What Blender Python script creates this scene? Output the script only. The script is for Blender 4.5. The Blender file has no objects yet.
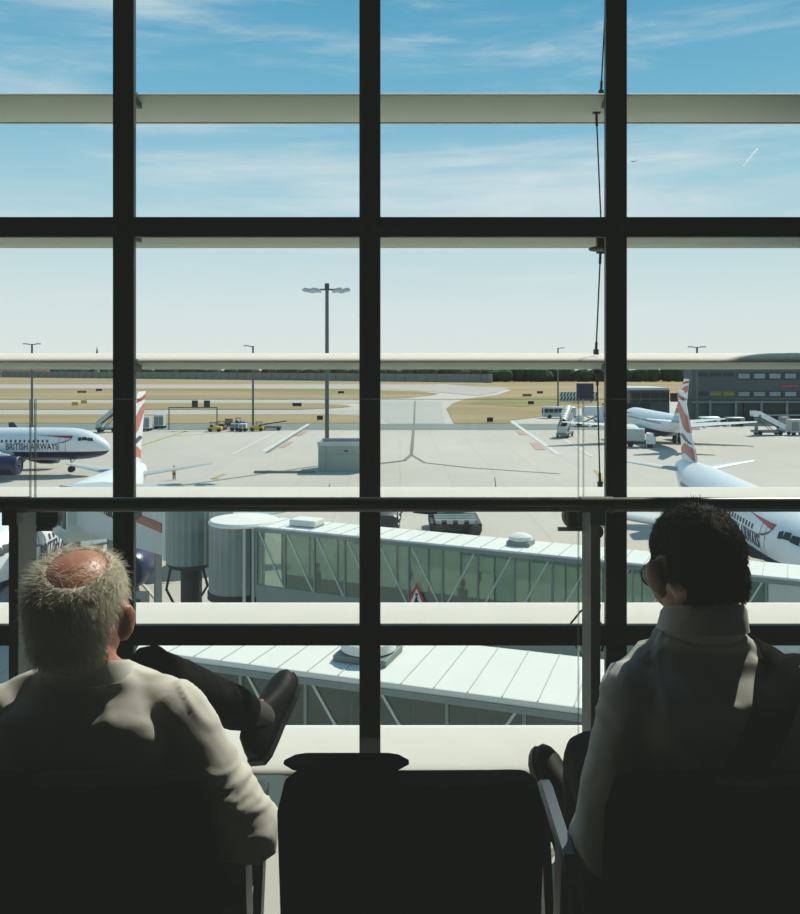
import bpy, bmesh, math, random
from mathutils import Vector, Matrix, noise
random.seed(7)
R = math.radians
scene = bpy.context.scene
COL = scene.collection
F, HY, EYE, H = 850.0, 363.0, 1.52, 14.0
GZ = EYE - H                                   # apron level (the lounge floor is z = 0)

def P(px, py, D): return Vector(((px-400)/F*D, D, EYE-(py-HY)/F*D))
def G(px, py, dz=0.0):
    D = F*H/(py-HY); return Vector(((px-400)/F*D, D, GZ+dz))

# ---------------------------------------------------------------- materials
def mat(name, col, rough=0.6, metal=0.0, var=0.12, scale=8.0, bump=0.0, spec=0.5, bscale=None, trans=0.0):
    m = bpy.data.materials.new(name); m.use_nodes = True
    nt = m.node_tree; b = nt.nodes['Principled BSDF']
    b.inputs['Roughness'].default_value = rough; b.inputs['Metallic'].default_value = metal
    b.inputs['Specular IOR Level'].default_value = spec
    tc = nt.nodes.new('ShaderNodeTexCoord'); nz = nt.nodes.new('ShaderNodeTexNoise')
    nz.inputs['Scale'].default_value = scale; nz.inputs['Detail'].default_value = 4
    nt.links.new(tc.outputs['Object'], nz.inputs['Vector'])
    mx = nt.nodes.new('ShaderNodeMix'); mx.data_type = 'RGBA'
    mx.inputs['A'].default_value = (*[c*(1-var) for c in col], 1); mx.inputs['B'].default_value = (*[min(1, c*(1+var)) for c in col], 1)
    nt.links.new(nz.outputs['Fac'], mx.inputs['Factor']); nt.links.new(mx.outputs['Result'], b.inputs['Base Color'])
    if bump:
        n2 = nt.nodes.new('ShaderNodeTexNoise'); n2.inputs['Scale'].default_value = bscale or scale*4; n2.inputs['Detail'].default_value = 3
        nt.links.new(tc.outputs['Object'], n2.inputs['Vector'])
        bp = nt.nodes.new('ShaderNodeBump'); bp.inputs['Strength'].default_value = bump; bp.inputs['Distance'].default_value = 0.01
        nt.links.new(n2.outputs['Fac'], bp.inputs['Height']); nt.links.new(bp.outputs['Normal'], b.inputs['Normal'])
    if trans:
        out = nt.nodes['Material Output']; tr = nt.nodes.new('ShaderNodeBsdfTranslucent'); mix = nt.nodes.new('ShaderNodeMixShader')
        nt.links.new(mx.outputs['Result'], tr.inputs['Color']); mix.inputs[0].default_value = trans
        nt.links.new(b.outputs[0], mix.inputs[1]); nt.links.new(tr.outputs[0], mix.inputs[2]); nt.links.new(mix.outputs[0], out.inputs['Surface'])
    return m

def glass(name, tint, refl=0.06, haze=0.0, hcol=(.5, .6, .55)):
    m = bpy.data.materials.new(name); m.use_nodes = True
    nt = m.node_tree; nt.nodes.remove(nt.nodes['Principled BSDF']); out = nt.nodes['Material Output']
    t = nt.nodes.new('ShaderNodeBsdfTransparent'); t.inputs[0].default_value = (*tint, 1)
    g = nt.nodes.new('ShaderNodeBsdfGlossy'); g.inputs['Roughness'].default_value = 0.03; g.inputs[0].default_value = (.9, .95, .95, 1)
    lw = nt.nodes.new('ShaderNodeLayerWeight'); lw.inputs[0].default_value = 0.25
    mr = nt.nodes.new('ShaderNodeMapRange'); mr.inputs['To Min'].default_value = refl*.4; mr.inputs['To Max'].default_value = min(1, refl*5)
    nt.links.new(lw.outputs['Fresnel'], mr.inputs['Value'])
    mx = nt.nodes.new('ShaderNodeMixShader'); nt.links.new(mr.outputs[0], mx.inputs[0])
    if haze:
        d = nt.nodes.new('ShaderNodeBsdfDiffuse'); d.inputs[0].default_value = (*hcol, 1)
        m2 = nt.nodes.new('ShaderNodeMixShader'); m2.inputs[0].default_value = haze
        nz = nt.nodes.new('ShaderNodeTexNoise'); nz.inputs['Scale'].default_value = 1.3
        nt.links.new(nz.outputs['Fac'], m2.inputs[0])
        mm = nt.nodes.new('ShaderNodeMath'); mm.operation = 'MULTIPLY'; mm.inputs[1].default_value = haze*2
        nt.links.new(nz.outputs['Fac'], mm.inputs[0]); nt.links.new(mm.outputs[0], m2.inputs[0])
        nt.links.new(t.outputs[0], m2.inputs[1]); nt.links.new(d.outputs[0], m2.inputs[2]); nt.links.new(m2.outputs[0], mx.inputs[1])
    else:
        nt.links.new(t.outputs[0], mx.inputs[1])
    nt.links.new(g.outputs[0], mx.inputs[2]); nt.links.new(mx.outputs[0], out.inputs['Surface'])
    return m

M = {}
M['frame'] = mat('dark_bronze_frame', (.010, .012, .010), .45, 0, .2, 20)
M['rail'] = mat('dark_rail_paint', (.012, .016, .013), .3, .0, .2, 20)
M['post'] = mat('green_grey_post', (.045, .06, .052), .4, .3, .2, 12)
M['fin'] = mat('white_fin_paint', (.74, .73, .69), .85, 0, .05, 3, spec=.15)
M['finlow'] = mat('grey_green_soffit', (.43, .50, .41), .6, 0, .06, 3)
M['seam'] = mat('pale_roof_seam', (.55, .56, .53), .8, 0, .06, 3, spec=.1)
M['contrail'] = mat('ice_vapour', (.95, .95, .95), 1, 0, .02, 1, trans=.75)
M['black'] = mat('black_plastic', (.008, .008, .008), .5, 0, .2, 20)
M['leather'] = mat('black_leather', (.0025, .0025, .0025), .9, 0, .2, 30, .15, 0.0)
M['steel'] = mat('brushed_steel', (.06, .08, .10), .45, .5, .1, 40)
M['dsteel'] = mat('dark_steel', (.05, .06, .06), .45, .5, .2, 20)
M['floor'] = mat('grey_terrazzo', (.045, .045, .043), .6, 0, .2, 60)
M['wall'] = mat('dark_wall', (.02, .02, .019), .8, 0, .1, 3)
M['ceil'] = mat('dark_ceiling', (.025, .025, .024), .8, 0, .1, 3)
M['skin_old'] = mat('ruddy_skin', (.50, .22, .14), .42, 0, .15, 40, .08)
M['skin'] = mat('tan_skin', (.42, .22, .13), .45, 0, .12, 40, .08)
M['shirt'] = mat('cream_shirt_cotton', (.72, .72, .64), .85, 0, .04, 30, .10, .2, 700, .10)
M['shirt2'] = mat('white_shirt_cotton', (.70, .71, .66), .85, 0, .04, 30, .10, .2, 700, .10)
M['trouser'] = mat('black_trouser_wool', (.006, .006, .007), .9, 0, .2, 60, .1, .1)
M['sock'] = mat('grey_sock', (.10, .10, .085), .9, 0, .2, 80, .3)
M['shoe'] = mat('black_shoe_leather', (.006, .007, .010), .6, 0, .2, 30, .1, .2)
M['whitehair'] = mat('white_hair', (.80, .77, .64), .55, 0, .15, 60, 0, .3, None, .3)
M['darkhair'] = mat('black_hair', (.010, .008, .006), .8, 0, .3, 60, 0, .12)
M['eye'] = mat('eye_white', (.7, .7, .68), .2)
M['iris'] = mat('brown_iris', (.05, .03, .02), .2)
M['strap'] = mat('black_webbing', (.004, .004, .004), .9, 0, .2, 80, .2, .05)
M['white'] = mat('white_paint', (.80, .82, .82), .4, 0, .04, 2)
M['roofw'] = mat('white_bridge_roof', (.78, .78, .72), .9, 0, .05, 1.5, spec=.1)
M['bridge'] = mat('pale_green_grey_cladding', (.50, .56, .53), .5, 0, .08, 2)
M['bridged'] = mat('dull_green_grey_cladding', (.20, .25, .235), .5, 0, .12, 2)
M['frameg'] = mat('grey_green_bridge_frame', (.48, .55, .51), .45, 0, .1, 4)
M['dark'] = mat('dark_rubber', (.02, .025, .025), .7, 0, .2, 5)
M['navy'] = mat('navy_paint', (.012, .02, .07), .35, 0, .1, 2)
M['red'] = mat('red_paint', (.45, .04, .04), .45, 0, .1, 2)
M['pred'] = mat('faded_red_paint', (.55, .17, .13), .5, 0, .15, 1)
M['brown'] = mat('rust_brown_paint', (.30, .10, .055), .6, 0, .15, 2)
M['yellow'] = mat('yellow_paint', (.62, .42, .04), .5, 0, .1, 4)
M['blue'] = mat('blue_paint', (.02, .06, .22), .4, 0, .1, 3)
M['grey'] = mat('mid_grey_paint', (.22, .24, .24), .5, 0, .1, 2)
M['lgrey'] = mat('light_grey_paint', (.46, .50, .50), .5, 0, .1, 2)
M['pole'] = mat('galvanised_pole', (.085, .11, .10), .6, 0, .15, 3)
M['concrete'] = mat('weathered_concrete', (.24, .25, .23), .85, 0, .2, .4)
M['teal'] = mat('teal_box_paint', (.33, .38, .32), .8, 0, .1, 1)
M['tree'] = mat('dark_green_foliage', (.030, .050, .022), .9, 0, .6, .25, .5, .2, .6)
M['treeb'] = mat('dull_green_foliage', (.05, .06, .03), .9, 0, .5, .3, .5, .2, .6)
M['bldg'] = mat('slate_building_cladding', (.06, .085, .09), .6, 0, .2, .15)
M['bglass'] = mat('reflective_window_band', (.20, .26, .27), .15, 0, .5, .35)
M['bdark'] = mat('dark_void', (.02, .03, .035), .6, 0, .3, .3)
M['line_w'] = mat('white_line_paint', (.62, .62, .58), .8, 0, .15, 1)
M['line_r'] = mat('pink_hatch_paint', (.48, .32, .27), .8, 0, .15, .5)
M['line_y'] = mat('yellow_line_paint', (.50, .38, .10), .8, 0, .15, 1)
M['line_d'] = mat('dark_seam', (.20, .19, .17), .85, 0, .2, 1)
M['road'] = mat('dark_service_road', (.19, .22, .20), .9, 0, .12, .08)
M['taxi'] = mat('pale_taxiway', (.45, .43, .39), .9, 0, .1, .03)
M['taxid'] = mat('grey_taxiway', (.42, .375, .33), .9, 0, .1, .03)
M['g_bridge'] = glass('bridge_glass', (.66, .76, .71), .10, .15, (.30, .39, .35))
M['g_dark'] = glass('dark_bridge_glass', (.34, .41, .38), .10, .13, (.14, .19, .165))
M['g_win'] = glass('window_glass', (.955, .975, .965), .03)
M['g_bal'] = glass('balustrade_glass', (.965, .975, .97), .03)
M['joint'] = glass('glass_edge', (.85, .88, .86), .1, .10, (.8, .85, .84))

def ground_mat():
    m = mat('apron_concrete', (.56, .51, .44), .9, 0, .07, .05)
    nt = m.node_tree; b = nt.nodes['Principled BSDF']
    src = b.inputs['Base Color'].links[0].from_socket
    tc = nt.nodes.new('ShaderNodeTexCoord'); mp = nt.nodes.new('ShaderNodeMapping'); mp.inputs['Scale'].default_value = (1, 1, 1)
    nt.links.new(tc.outputs['Object'], mp.inputs['Vector'])
    br = nt.nodes.new('ShaderNodeTexBrick'); br.offset = 0; br.inputs['Scale'].default_value = 1
    br.inputs['Brick Width'].default_value = 6; br.inputs['Row Height'].default_value = 6; br.inputs['Mortar Size'].default_value = .04
    br.inputs['Color1'].default_value = (1, 1, 1, 1); br.inputs['Color2'].default_value = (.95, .95, .95, 1); br.inputs['Mortar'].default_value = (.78, .76, .74, 1)
    nt.links.new(mp.outputs[0], br.inputs['Vector'])
    nz = nt.nodes.new('ShaderNodeTexNoise'); nz.inputs['Scale'].default_value = .012; nz.inputs['Detail'].default_value = 6
    nt.links.new(tc.outputs['Object'], nz.inputs['Vector'])
    rp = nt.nodes.new('ShaderNodeValToRGB'); rp.color_ramp.elements[0].position = .3; rp.color_ramp.elements[0].color = (.88, .88, .87, 1)
    rp.color_ramp.elements[1].position = .65; rp.color_ramp.elements[1].color = (1.05, 1.05, 1.05, 1)
    nt.links.new(nz.outputs['Fac'], rp.inputs[0])
    a = nt.nodes.new('ShaderNodeMix'); a.data_type = 'RGBA'; a.blend_type = 'MULTIPLY'; a.inputs['Factor'].default_value = 1
    c = nt.nodes.new('ShaderNodeMix'); c.data_type = 'RGBA'; c.blend_type = 'MULTIPLY'; c.inputs['Factor'].default_value = 1
    nt.links.new(src, a.inputs['A']); nt.links.new(br.outputs['Color'], a.inputs['B'])
    nt.links.new(a.outputs['Result'], c.inputs['A']); nt.links.new(rp.outputs['Color'], c.inputs['B'])
    nt.links.new(c.outputs['Result'], b.inputs['Base Color'])
    return m
def grass_mat(name, c1, c2):
    m = mat(name, c1, .95, 0, .1, .5); nt = m.node_tree; b = nt.nodes['Principled BSDF']
    tc = nt.nodes.new('ShaderNodeTexCoord'); mp = nt.nodes.new('ShaderNodeMapping'); mp.inputs['Scale'].default_value = (.008, .04, 1)
    nt.links.new(tc.outputs['Object'], mp.inputs[0]); nz = nt.nodes.new('ShaderNodeTexNoise'); nz.inputs['Scale'].default_value = 1; nz.inputs['Detail'].default_value = 7
    nt.links.new(mp.outputs[0], nz.inputs['Vector']); rp = nt.nodes.new('ShaderNodeValToRGB')
    rp.color_ramp.elements[0].position = .38; rp.color_ramp.elements[0].color = (*c1, 1); rp.color_ramp.elements[1].position = .62; rp.color_ramp.elements[1].color = (*c2, 1)
    nt.links.new(nz.outputs['Fac'], rp.inputs[0]); nt.links.new(rp.outputs[0], b.inputs['Base Color']); return m
M['ground'] = ground_mat()
M['grass'] = grass_mat('dry_tan_grass', (.36, .265, .12), (.27, .20, .085))
M['grassg'] = grass_mat('green_tan_grass', (.27, .235, .075), (.20, .185, .055))

def plane_mat():
    """white airliner skin, navy belly below the cheat line"""
    m = mat('airliner_skin', (.78, .81, .83), .3, 0, .03, 1)
    nt = m.node_tree; b = nt.nodes['Principled BSDF']; src = b.inputs['Base Color'].links[0].from_socket
    tc = nt.nodes.new('ShaderNodeTexCoord'); sp = nt.nodes.new('ShaderNodeSeparateXYZ'); nt.links.new(tc.outputs['Object'], sp.inputs[0])
    lt = nt.nodes.new('ShaderNodeMath'); lt.operation = 'LESS_THAN'; lt.inputs[1].default_value = -.85
    nt.links.new(sp.outputs['Z'], lt.inputs[0])
    mx = nt.nodes.new('ShaderNodeMix'); mx.data_type = 'RGBA'; mx.inputs['B'].default_value = (.012, .02, .06, 1)
    nt.links.new(src, mx.inputs['A']); nt.links.new(lt.outputs[0], mx.inputs['Factor']); nt.links.new(mx.outputs['Result'], b.inputs['Base Color'])
    return m
M['plane'] = plane_mat()

# ---------------------------------------------------------------- mesh helpers
class MB:
    def __init__(s): s.bm = bmesh.new()
    def faces(s, vs, fs):
        v = [s.bm.verts.new(p) for p in vs]
        for f in fs:
            try: s.bm.faces.new([v[i] for i in f])
            except ValueError: pass
        return s
    def box(s, c, size, rot=None):
        hx, hy, hz = [a/2 for a in size]; c = Vector(c)
        vs = [Vector((x*hx, y*hy, z*hz)) for x in (-1, 1) for y in (-1, 1) for z in (-1, 1)]
        if rot: vs = [rot @ v for v in vs]
        return s.faces([c+v for v in vs], [(0, 1, 3, 2), (4, 6, 7, 5), (0, 4, 5, 1), (2, 3, 7, 6), (0, 2, 6, 4), (1, 5, 7, 3)])
    def loft(s, rings, cap=True, closed=True):
        n = len(rings[0]); vr = [[s.bm.verts.new(p) for p in r] for r in rings]
        for a, b in zip(vr, vr[1:]):
            for i in range(n if closed else n-1):
                j = (i+1) % n
                try: s.bm.faces.new((a[i], a[j], b[j], b[i]))
                except ValueError: pass
        if cap and closed: s.bm.faces.new(vr[0][::-1]); s.bm.faces.new(vr[-1])
        return s
    def tube(s, pts, r, n=10, r1=None):
        pts = [Vector(p) for p in pts]; rings = []; m = len(pts)
        up = None
        for i, p in enumerate(pts):
            d = (pts[min(i+1, m-1)]-pts[max(i-1, 0)]).normalized()
            if up is None: up = Vector((0, 0, 1)) if abs(d.z) < .9 else Vector((1, 0, 0))
            a = d.cross(up).normalized(); b = a.cross(d).normalized(); up = b
            rr = r if r1 is None else r+(r1-r)*i/(m-1)
            rings.append([p+a*math.cos(t)*rr+b*math.sin(t)*rr for t in [2*math.pi*k/n for k in range(n)]])
        return s.loft(rings)
    def bar(s, a, b, w, h, up=Vector((0, 0, 1))):
        a, b = Vector(a), Vector(b); d = (b-a).normalized(); x = d.cross(up)
        if x.length < 1e-4: x = d.cross(Vector((1, 0, 0)))
        x.normalize(); y = x.cross(d)
        r = lambda p: [p-x*w/2-y*h/2, p+x*w/2-y*h/2, p+x*w/2+y*h/2, p-x*w/2+y*h/2]
        return s.loft([r(a), r(b)])
    def ell(s, c, rad, rot=None, n=20, m=12):
        c = Vector(c); rings = []
        for i in range(1, m):
            t = math.pi*i/m
            rg = [Vector((rad[0]*math.sin(t)*math.cos(2*math.pi*k/n), rad[1]*math.sin(t)*math.sin(2*math.pi*k/n), -rad[2]*math.cos(t))) for k in range(n)]
            rings.append([c+(rot @ v if rot else v) for v in rg])
        return s.loft(rings)
    def cone(s, a, b, r0, r1, n=18):
        a, b = Vector(a), Vector(b); d = (b-a).normalized()
        x = d.cross(Vector((0, 0, 1)) if abs(d.z) < .9 else Vector((1, 0, 0))).normalized(); y = d.cross(x)
        rings = []
        prof = [(-math.cos(t)*r0, math.sin(t)*r0, a) for t in (.25, .6, 1.0, math.pi/2)]+[(math.sin(t)*r1, math.cos(t)*r1, b) for t in (0, .55, .95, 1.3)]
        for off, rr, p in prof:
            rings.append([p+d*off+x*math.cos(2*math.pi*k/n)*rr+y*math.sin(2*math.pi*k/n)*rr for k in range(n)])
        return s.loft(rings)
    def lathe(s, c, prof, n=24, axis='z'):
        c = Vector(c); rings = []
        for r, h in prof:
            rg = []
            for k in range(n):
                t = 2*math.pi*k/n; a, b = max(r, 1e-4)*math.cos(t), max(r, 1e-4)*math.sin(t)
                rg.append(c+(Vector((a, b, h)) if axis == 'z' else Vector((h, a, b)) if axis == 'x' else Vector((a, h, b))))
            rings.append(rg)
        return s.loft(rings)
    def prism(s, poly, d):
        d = Vector(d); a = [Vector(p) for p in poly]; return s.loft([a, [p+d for p in a]])
    def mesh(s, name, smooth=None, bevel=0):
        bmesh.ops.recalc_face_normals(s.bm, faces=s.bm.faces)
        if bevel:
            es = [e for e in s.bm.edges if len(e.link_faces) == 2 and e.calc_face_angle(0) > .6]
            bmesh.ops.bevel(s.bm, geom=es, offset=bevel, segments=2, affect='EDGES', profile=.6)
        me = bpy.data.meshes.new(name); s.bm.to_mesh(me); s.bm.free()
        if smooth is not None:
            me.polygons.foreach_set('use_smooth', [True]*len(me.polygons)); me.set_sharp_from_angle(angle=R(smooth))
        return me
    def build(s, name, m, parent=None, smooth=None, bevel=0):
        return link(name, s.mesh(name, smooth, bevel), m, parent)

def link(name, me, m, parent=None):
    o = bpy.data.objects.new(name, me); COL.objects.link(o)
    if m is not None: me.materials.clear(); me.materials.append(M[m] if isinstance(m, str) else m)
    if parent: o.parent = parent
    return o
def tag(o, label=None, cat=None, group=None, kind=None):
    for k, v in (('label', label), ('category', cat), ('group', group), ('kind', kind)):
        if v: o[k] = v
    return o
def thing(name, label, cat, loc=(0, 0, 0), rz=0.0, group=None):
    o = bpy.data.objects.new(name, None); COL.objects.link(o); o.location = loc; o.rotation_euler = (0, 0, rz)
    o.empty_display_size = .2
    return tag(o, label, cat, group)
def copy_tree(o, parent=None):
    c = o.copy(); COL.objects.link(c); c.parent = parent
    for ch in [x for x in COL.objects if x.parent == o]: copy_tree(ch, c)
    return c
def struct(o): o['kind'] = 'structure'; return o
def text_mesh(body, size, shear=0):
    cu = bpy.data.curves.new('lettering', 'FONT'); cu.body = body; cu.size = size; cu.align_x = 'CENTER'; cu.align_y = 'CENTER'; cu.shear = shear
    cu.offset = .012*size; cu.extrude = .01
    o = bpy.data.objects.new('tmp', cu); COL.objects.link(o)
    dg = bpy.context.evaluated_depsgraph_get(); me = bpy.data.meshes.new_from_object(o.evaluated_get(dg))
    bpy.data.objects.remove(o); bpy.data.curves.remove(cu)
    return me
def remeshed(mb, voxel, it=6, fac=.5):
    """one continuous surface from overlapping volumes"""
    o = link('tmp', mb.mesh('tmp'), None)
    m = o.modifiers.new('r', 'REMESH'); m.mode = 'VOXEL'; m.voxel_size = voxel; m.use_smooth_shade = True
    s = o.modifiers.new('s', 'SMOOTH'); s.factor = fac; s.iterations = it
    dg = bpy.context.evaluated_depsgraph_get(); dg.update()
    me = bpy.data.meshes.new_from_object(o.evaluated_get(dg)); bpy.data.objects.remove(o)
    me.polygons.foreach_set('use_smooth', [True]*len(me.polygons))
    return me

# ---------------------------------------------------------------- camera, world, sun
cam = bpy.data.cameras.new('camera'); co = bpy.data.objects.new('camera', cam); COL.objects.link(co); scene.camera = co
co.location = (0, 0, EYE); co.rotation_euler = (R(90), 0, 0)
cam.sensor_fit = 'AUTO'; cam.sensor_width = 36; cam.lens = 36*F/914; cam.shift_y = -(457-HY)/914; cam.clip_end = 20000; cam.clip_start = .05

SAZ, SEL = R(37), R(45)
sdir = Vector((math.sin(SAZ)*math.cos(SEL), math.cos(SAZ)*math.cos(SEL), math.sin(SEL)))
sl = bpy.data.lights.new('sun', 'SUN'); sl.energy = 5.0; sl.angle = R(.53); sl.color = (1, .93, .82)
so = bpy.data.objects.new('sun', sl); COL.objects.link(so); so.rotation_euler = sdir.to_track_quat('Z', 'Y').to_euler(); so.location = (20, 30, 30)

w = bpy.data.worlds.new('sky'); scene.world = w; w.use_nodes = True; nt = w.node_tree; bg = nt.nodes['Background']
tc = nt.nodes.new('ShaderNodeTexCoord'); sp = nt.nodes.new('ShaderNodeSeparateXYZ'); nt.links.new(tc.outputs['Generated'], sp.inputs[0])
rp = nt.nodes.new('ShaderNodeValToRGB'); cr = rp.color_ramp
stops = [(0, (.80, .84, .82)), (.06, (.73, .82, .84)), (.13, (.58, .75, .81)), (.20, (.39, .64, .77)), (.29, (.19, .49, .69)), (.40, (.105, .38, .60)), (1, (.04, .2, .42))]
while len(cr.elements) < len(stops): cr.elements.new(.5)
for e, (p, c) in zip(cr.elements, stops): e.position = p; e.color = (*c, 1)
nt.links.new(sp.outputs['Z'], rp.inputs[0])
def cloud(scale, rot, lo, hi, amt, seed):
    mp = nt.nodes.new('ShaderNodeMapping'); mp.inputs['Scale'].default_value = scale; mp.inputs['Rotation'].default_value = rot; mp.inputs['Location'].default_value = seed
    nt.links.new(tc.outputs['Generated'], mp.inputs[0]); nz = nt.nodes.new('ShaderNodeTexNoise'); nz.inputs['Scale'].default_value = 1; nz.inputs['Detail'].default_value = 9
    nz.inputs['Roughness'].default_value = .62; nz.inputs['Distortion'].default_value = .35
    nt.links.new(mp.outputs[0], nz.inputs['Vector'])
    mr = nt.nodes.new('ShaderNodeMapRange'); mr.interpolation_type = 'SMOOTHSTEP'
    for k, v in (('From Min', lo), ('From Max', hi), ('To Max', amt)): mr.inputs[k].default_value = v
    nt.links.new(nz.outputs['Fac'], mr.inputs['Value']); return mr.outputs[0]
prev = rp.outputs['Color']
for args in (((1.5, 1.5, 12), (0, R(7), 0), .46, .80, .85, (3.1, 0, 1.7)), ((6, 6, 28), (0, R(-6), 0), .50, .80, .45, (9.2, 4, 5))):
    f = cloud(*args); mx = nt.nodes.new('ShaderNodeMix'); mx.data_type = 'RGBA'; mx.inputs['B'].default_value = (.80, .85, .87, 1)
    nt.links.new(f, mx.inputs['Factor']); nt.links.new(prev, mx.inputs['A']); prev = mx.outputs['Result']
nt.links.new(prev, bg.inputs['Color']); bg.inputs['Strength'].default_value = 1.0

vs = scene.view_settings; vs.view_transform = 'Standard'; vs.look = 'None'; vs.exposure = 0; vs.gamma = 1
vs.use_curve_mapping = True
cm = vs.curve_mapping
for i, v in enumerate((.0112, .0130, .0108)):      # faded film blacks
    cm.curves[i].points[0].location = (0, v)
cm.update()

# ================================================================ OUTSIDE
# ---- ground
gnd = MB().faces([(-6000, 3, GZ), (6000, 3, GZ), (6000, 9000, GZ), (-6000, 9000, GZ)], [(0, 1, 2, 3)]).build('ground', 'ground'); struct(gnd)
def patch(name, pix, m, dz=.03):
    o = MB().faces([G(x, y, dz) for x, y in pix], [tuple(range(len(pix)))]).build(name, m); return struct(o)
L, RR = -700, 1500
patch('grass_verge', [(L, 384.3), (L, 376), (RR, 376), (RR, 384.3)], 'grass', .05)
patch('taxiway_strip', [(L, 388.2), (L, 384.5), (300, 384.5), (430, 384.5), (510, 388), (497, 392.5), (478, 396), (420, 391), (381, 389)], 'taxid', .12)
patch('grass_verge', [(L, 399), (L, 389), (345, 389), (420, 391.5), (440, 394), (410, 397), (360, 398.5)], 'grassg', .08)
patch('grass_verge', [(L, 399.3), (L, 390.5), (200, 391), (330, 392.5), (412, 393.8), (436, 395), (408, 398), (360, 399.3)], 'grass', .10)
patch('taxiway_strip', [(L, 403), (L, 399.5), (340, 399.5), (440, 401), (445, 424), (390, 424), (360, 403.5)], 'taxi', .06)
patch('grass_verge', [(L, 409.8), (L, 403), (300, 403), (344, 405), (352, 406.5), (340, 408), (300, 409.8)], 'grass', .10)
patch('taxiway_strip', [(L, 415), (L, 410), (430, 410), (430, 415)], 'taxi', .055)
patch('grass_verge', [(L, 423.5), (L, 415), (330, 414.5), (360, 416), (376, 420), (381, 423.5)], 'grass', .10)
patch('grass_verge', [(454, 424), (446.5, 409), (452, 404), (466, 399), (497, 395), (512, 390), (480, 386.5), (440, 384), (600, 382), (RR, 382), (RR, 394), (640, 400), (600, 406), (560, 410), (540, 417), (510, 420.5), (511, 424)], 'grass', .10)
patch('grass_verge', [(470, 404), (486, 399), (560, 396), (596, 400), (560, 405), (520, 407)], 'grassg', .16)
patch('service_road', [(L, 430), (L, 423.7), (454, 424), (511, 424), (600, 424), (700, 424), (700, 430)], 'road', .04)
def line(name, pts, wpx, m, dz=.05):
    mb = MB()
    for (a, b) in zip(pts, pts[1:]):
        p, q = G(*a, dz), G(*b, dz); d = (q-p).normalized(); n = Vector((-d.y, d.x, 0))*wpx/2
        mb.faces([p-n, p+n, q+n, q-n], [(0, 1, 2, 3)])
    return struct(mb.build(name, m))
line('ground_marking', [(277, 431), (232, 455)], .55, 'line_w'); line('ground_marking', [(309, 424), (263, 452)], .8, 'line_w'); line('ground_marking', [(312, 424), (267, 453)], .5, 'line_d', .06)
line('ground_marking', [(511, 421), (559, 455)], .9, 'line_w'); line('ground_marking', [(560, 437), (592, 457)], .5, 'line_w')
line('ground_marking', [(415, 401), (414, 425), (411.5, 455), (404, 461), (370, 465)], .5, 'line_d', .09); line('ground_marking', [(411.5, 455), (425, 463), (470, 468), (560, 474)], .35, 'line_d')
for pts in (((303, 431), (309, 431), (301, 436), (294, 436)), ((287, 442), (294, 442), (285, 448), (278, 448)), ((516, 431), (523, 431), (529, 435), (520, 435)), ((530, 443), (538, 443), (546, 450), (536, 450))):
    patch('ground_marking', pts, 'line_r', .06)
line('ground_marking', [(225, 474), (212, 479), (219, 479)], .5, 'line_y'); line('ground_marking', [(137, 447), (186, 431)], .5, 'line_y')
line('ground_marking', [(595, 470), (606, 483)], .5, 'line_y'); line('ground_marking', [(135, 575), (170, 615)], .16, 'line_w'); line('ground_marking', [(132, 578), (150, 615)], .16, 'line_w'); line('ground_marking', [(135, 583), (172, 583)], .16, 'line_w')
line('ground_marking', [(395, 540), (402, 505), (404, 498)], .35, 'line_w'); line('ground_marking', [(474, 540), (466, 505), (463, 498)], .35, 'line_w')
for s, x0 in ((1, 397), (-1, 470)):
    line('ground_marking', [(x0+s*(i % 2)*2.6+(1.5 if s > 0 else -1)*i*.3, 534-i*3.2) for i in range(9)], .2, 'line_w')
line('ground_marking', [(530, 642), (541, 664)], .12, 'line_w', .02); line('ground_marking', [(540, 640), (548, 658)], .12, 'red', .02); line('ground_marking', [(575, 660), (600, 640)], .12, 'line_w', .02)
line('ground_marking', [(624, 570), (632, 560)], .2, 'line_w')

# ---- far background: treeline, wall, houses, spire
def treeline(name, x0, x1, D, zt, m, n, rmin=3.0, rmax=6.5, label=''):
    mb = MB()
    for i in range(n):
        x = x0+(x1-x0)*(i+random.random())/n; d = D+random.uniform(-12, 14); r = random.uniform(rmin, rmax); hh = zt+random.uniform(-2.2, .8)
        mb.ell((x, d, (GZ+hh)/2+0*r), (r, r*.8, (hh-GZ)/2+.2), n=9, m=7)
    me = mb.mesh(name)
    for v in me.vertices:
        k = noise.noise(v.co*.35)*1.6+noise.noise(v.co*.9)*.7; v.co += Vector((k, k*.5, max(-1, k*.6)))
    o = link(name, me, m); return tag(o, label, 'trees', kind='stuff')
treeline('treeline', -900, 190, 960, -4.0, 'treeb', 190, 5, 9, label='long low line of dull green trees beyond the runway, behind the concrete wall')
treeline('treeline', 70, 520, 640, -2.2, 'tree', 130, 4, 7, label='dark green tree belt beyond the grass at the right of the wall')
bw = MB()
wa, wb = Vector((P(-60, 0, 880).x, 880, GZ)), Vector((P(492, 0, 605).x, 605, GZ)); wd_ = (wb-wa)
bw.bar(wa+Vector((0, 0, 3)), wb+Vector((0, 0, 3)), 1.2, 6.0); bw.box((wb.x-1.5, wb.y-3, GZ+3.1), (3, 5, 6.2))
for i in range(70): q = wa+wd_*(i/70); bw.box((q.x, q.y-.9, GZ+3), (.5, .5, 6))
tag(bw.build('blast_wall', 'concrete'), 'long grey panelled concrete wall at the far edge of the airfield', 'wall')
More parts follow.
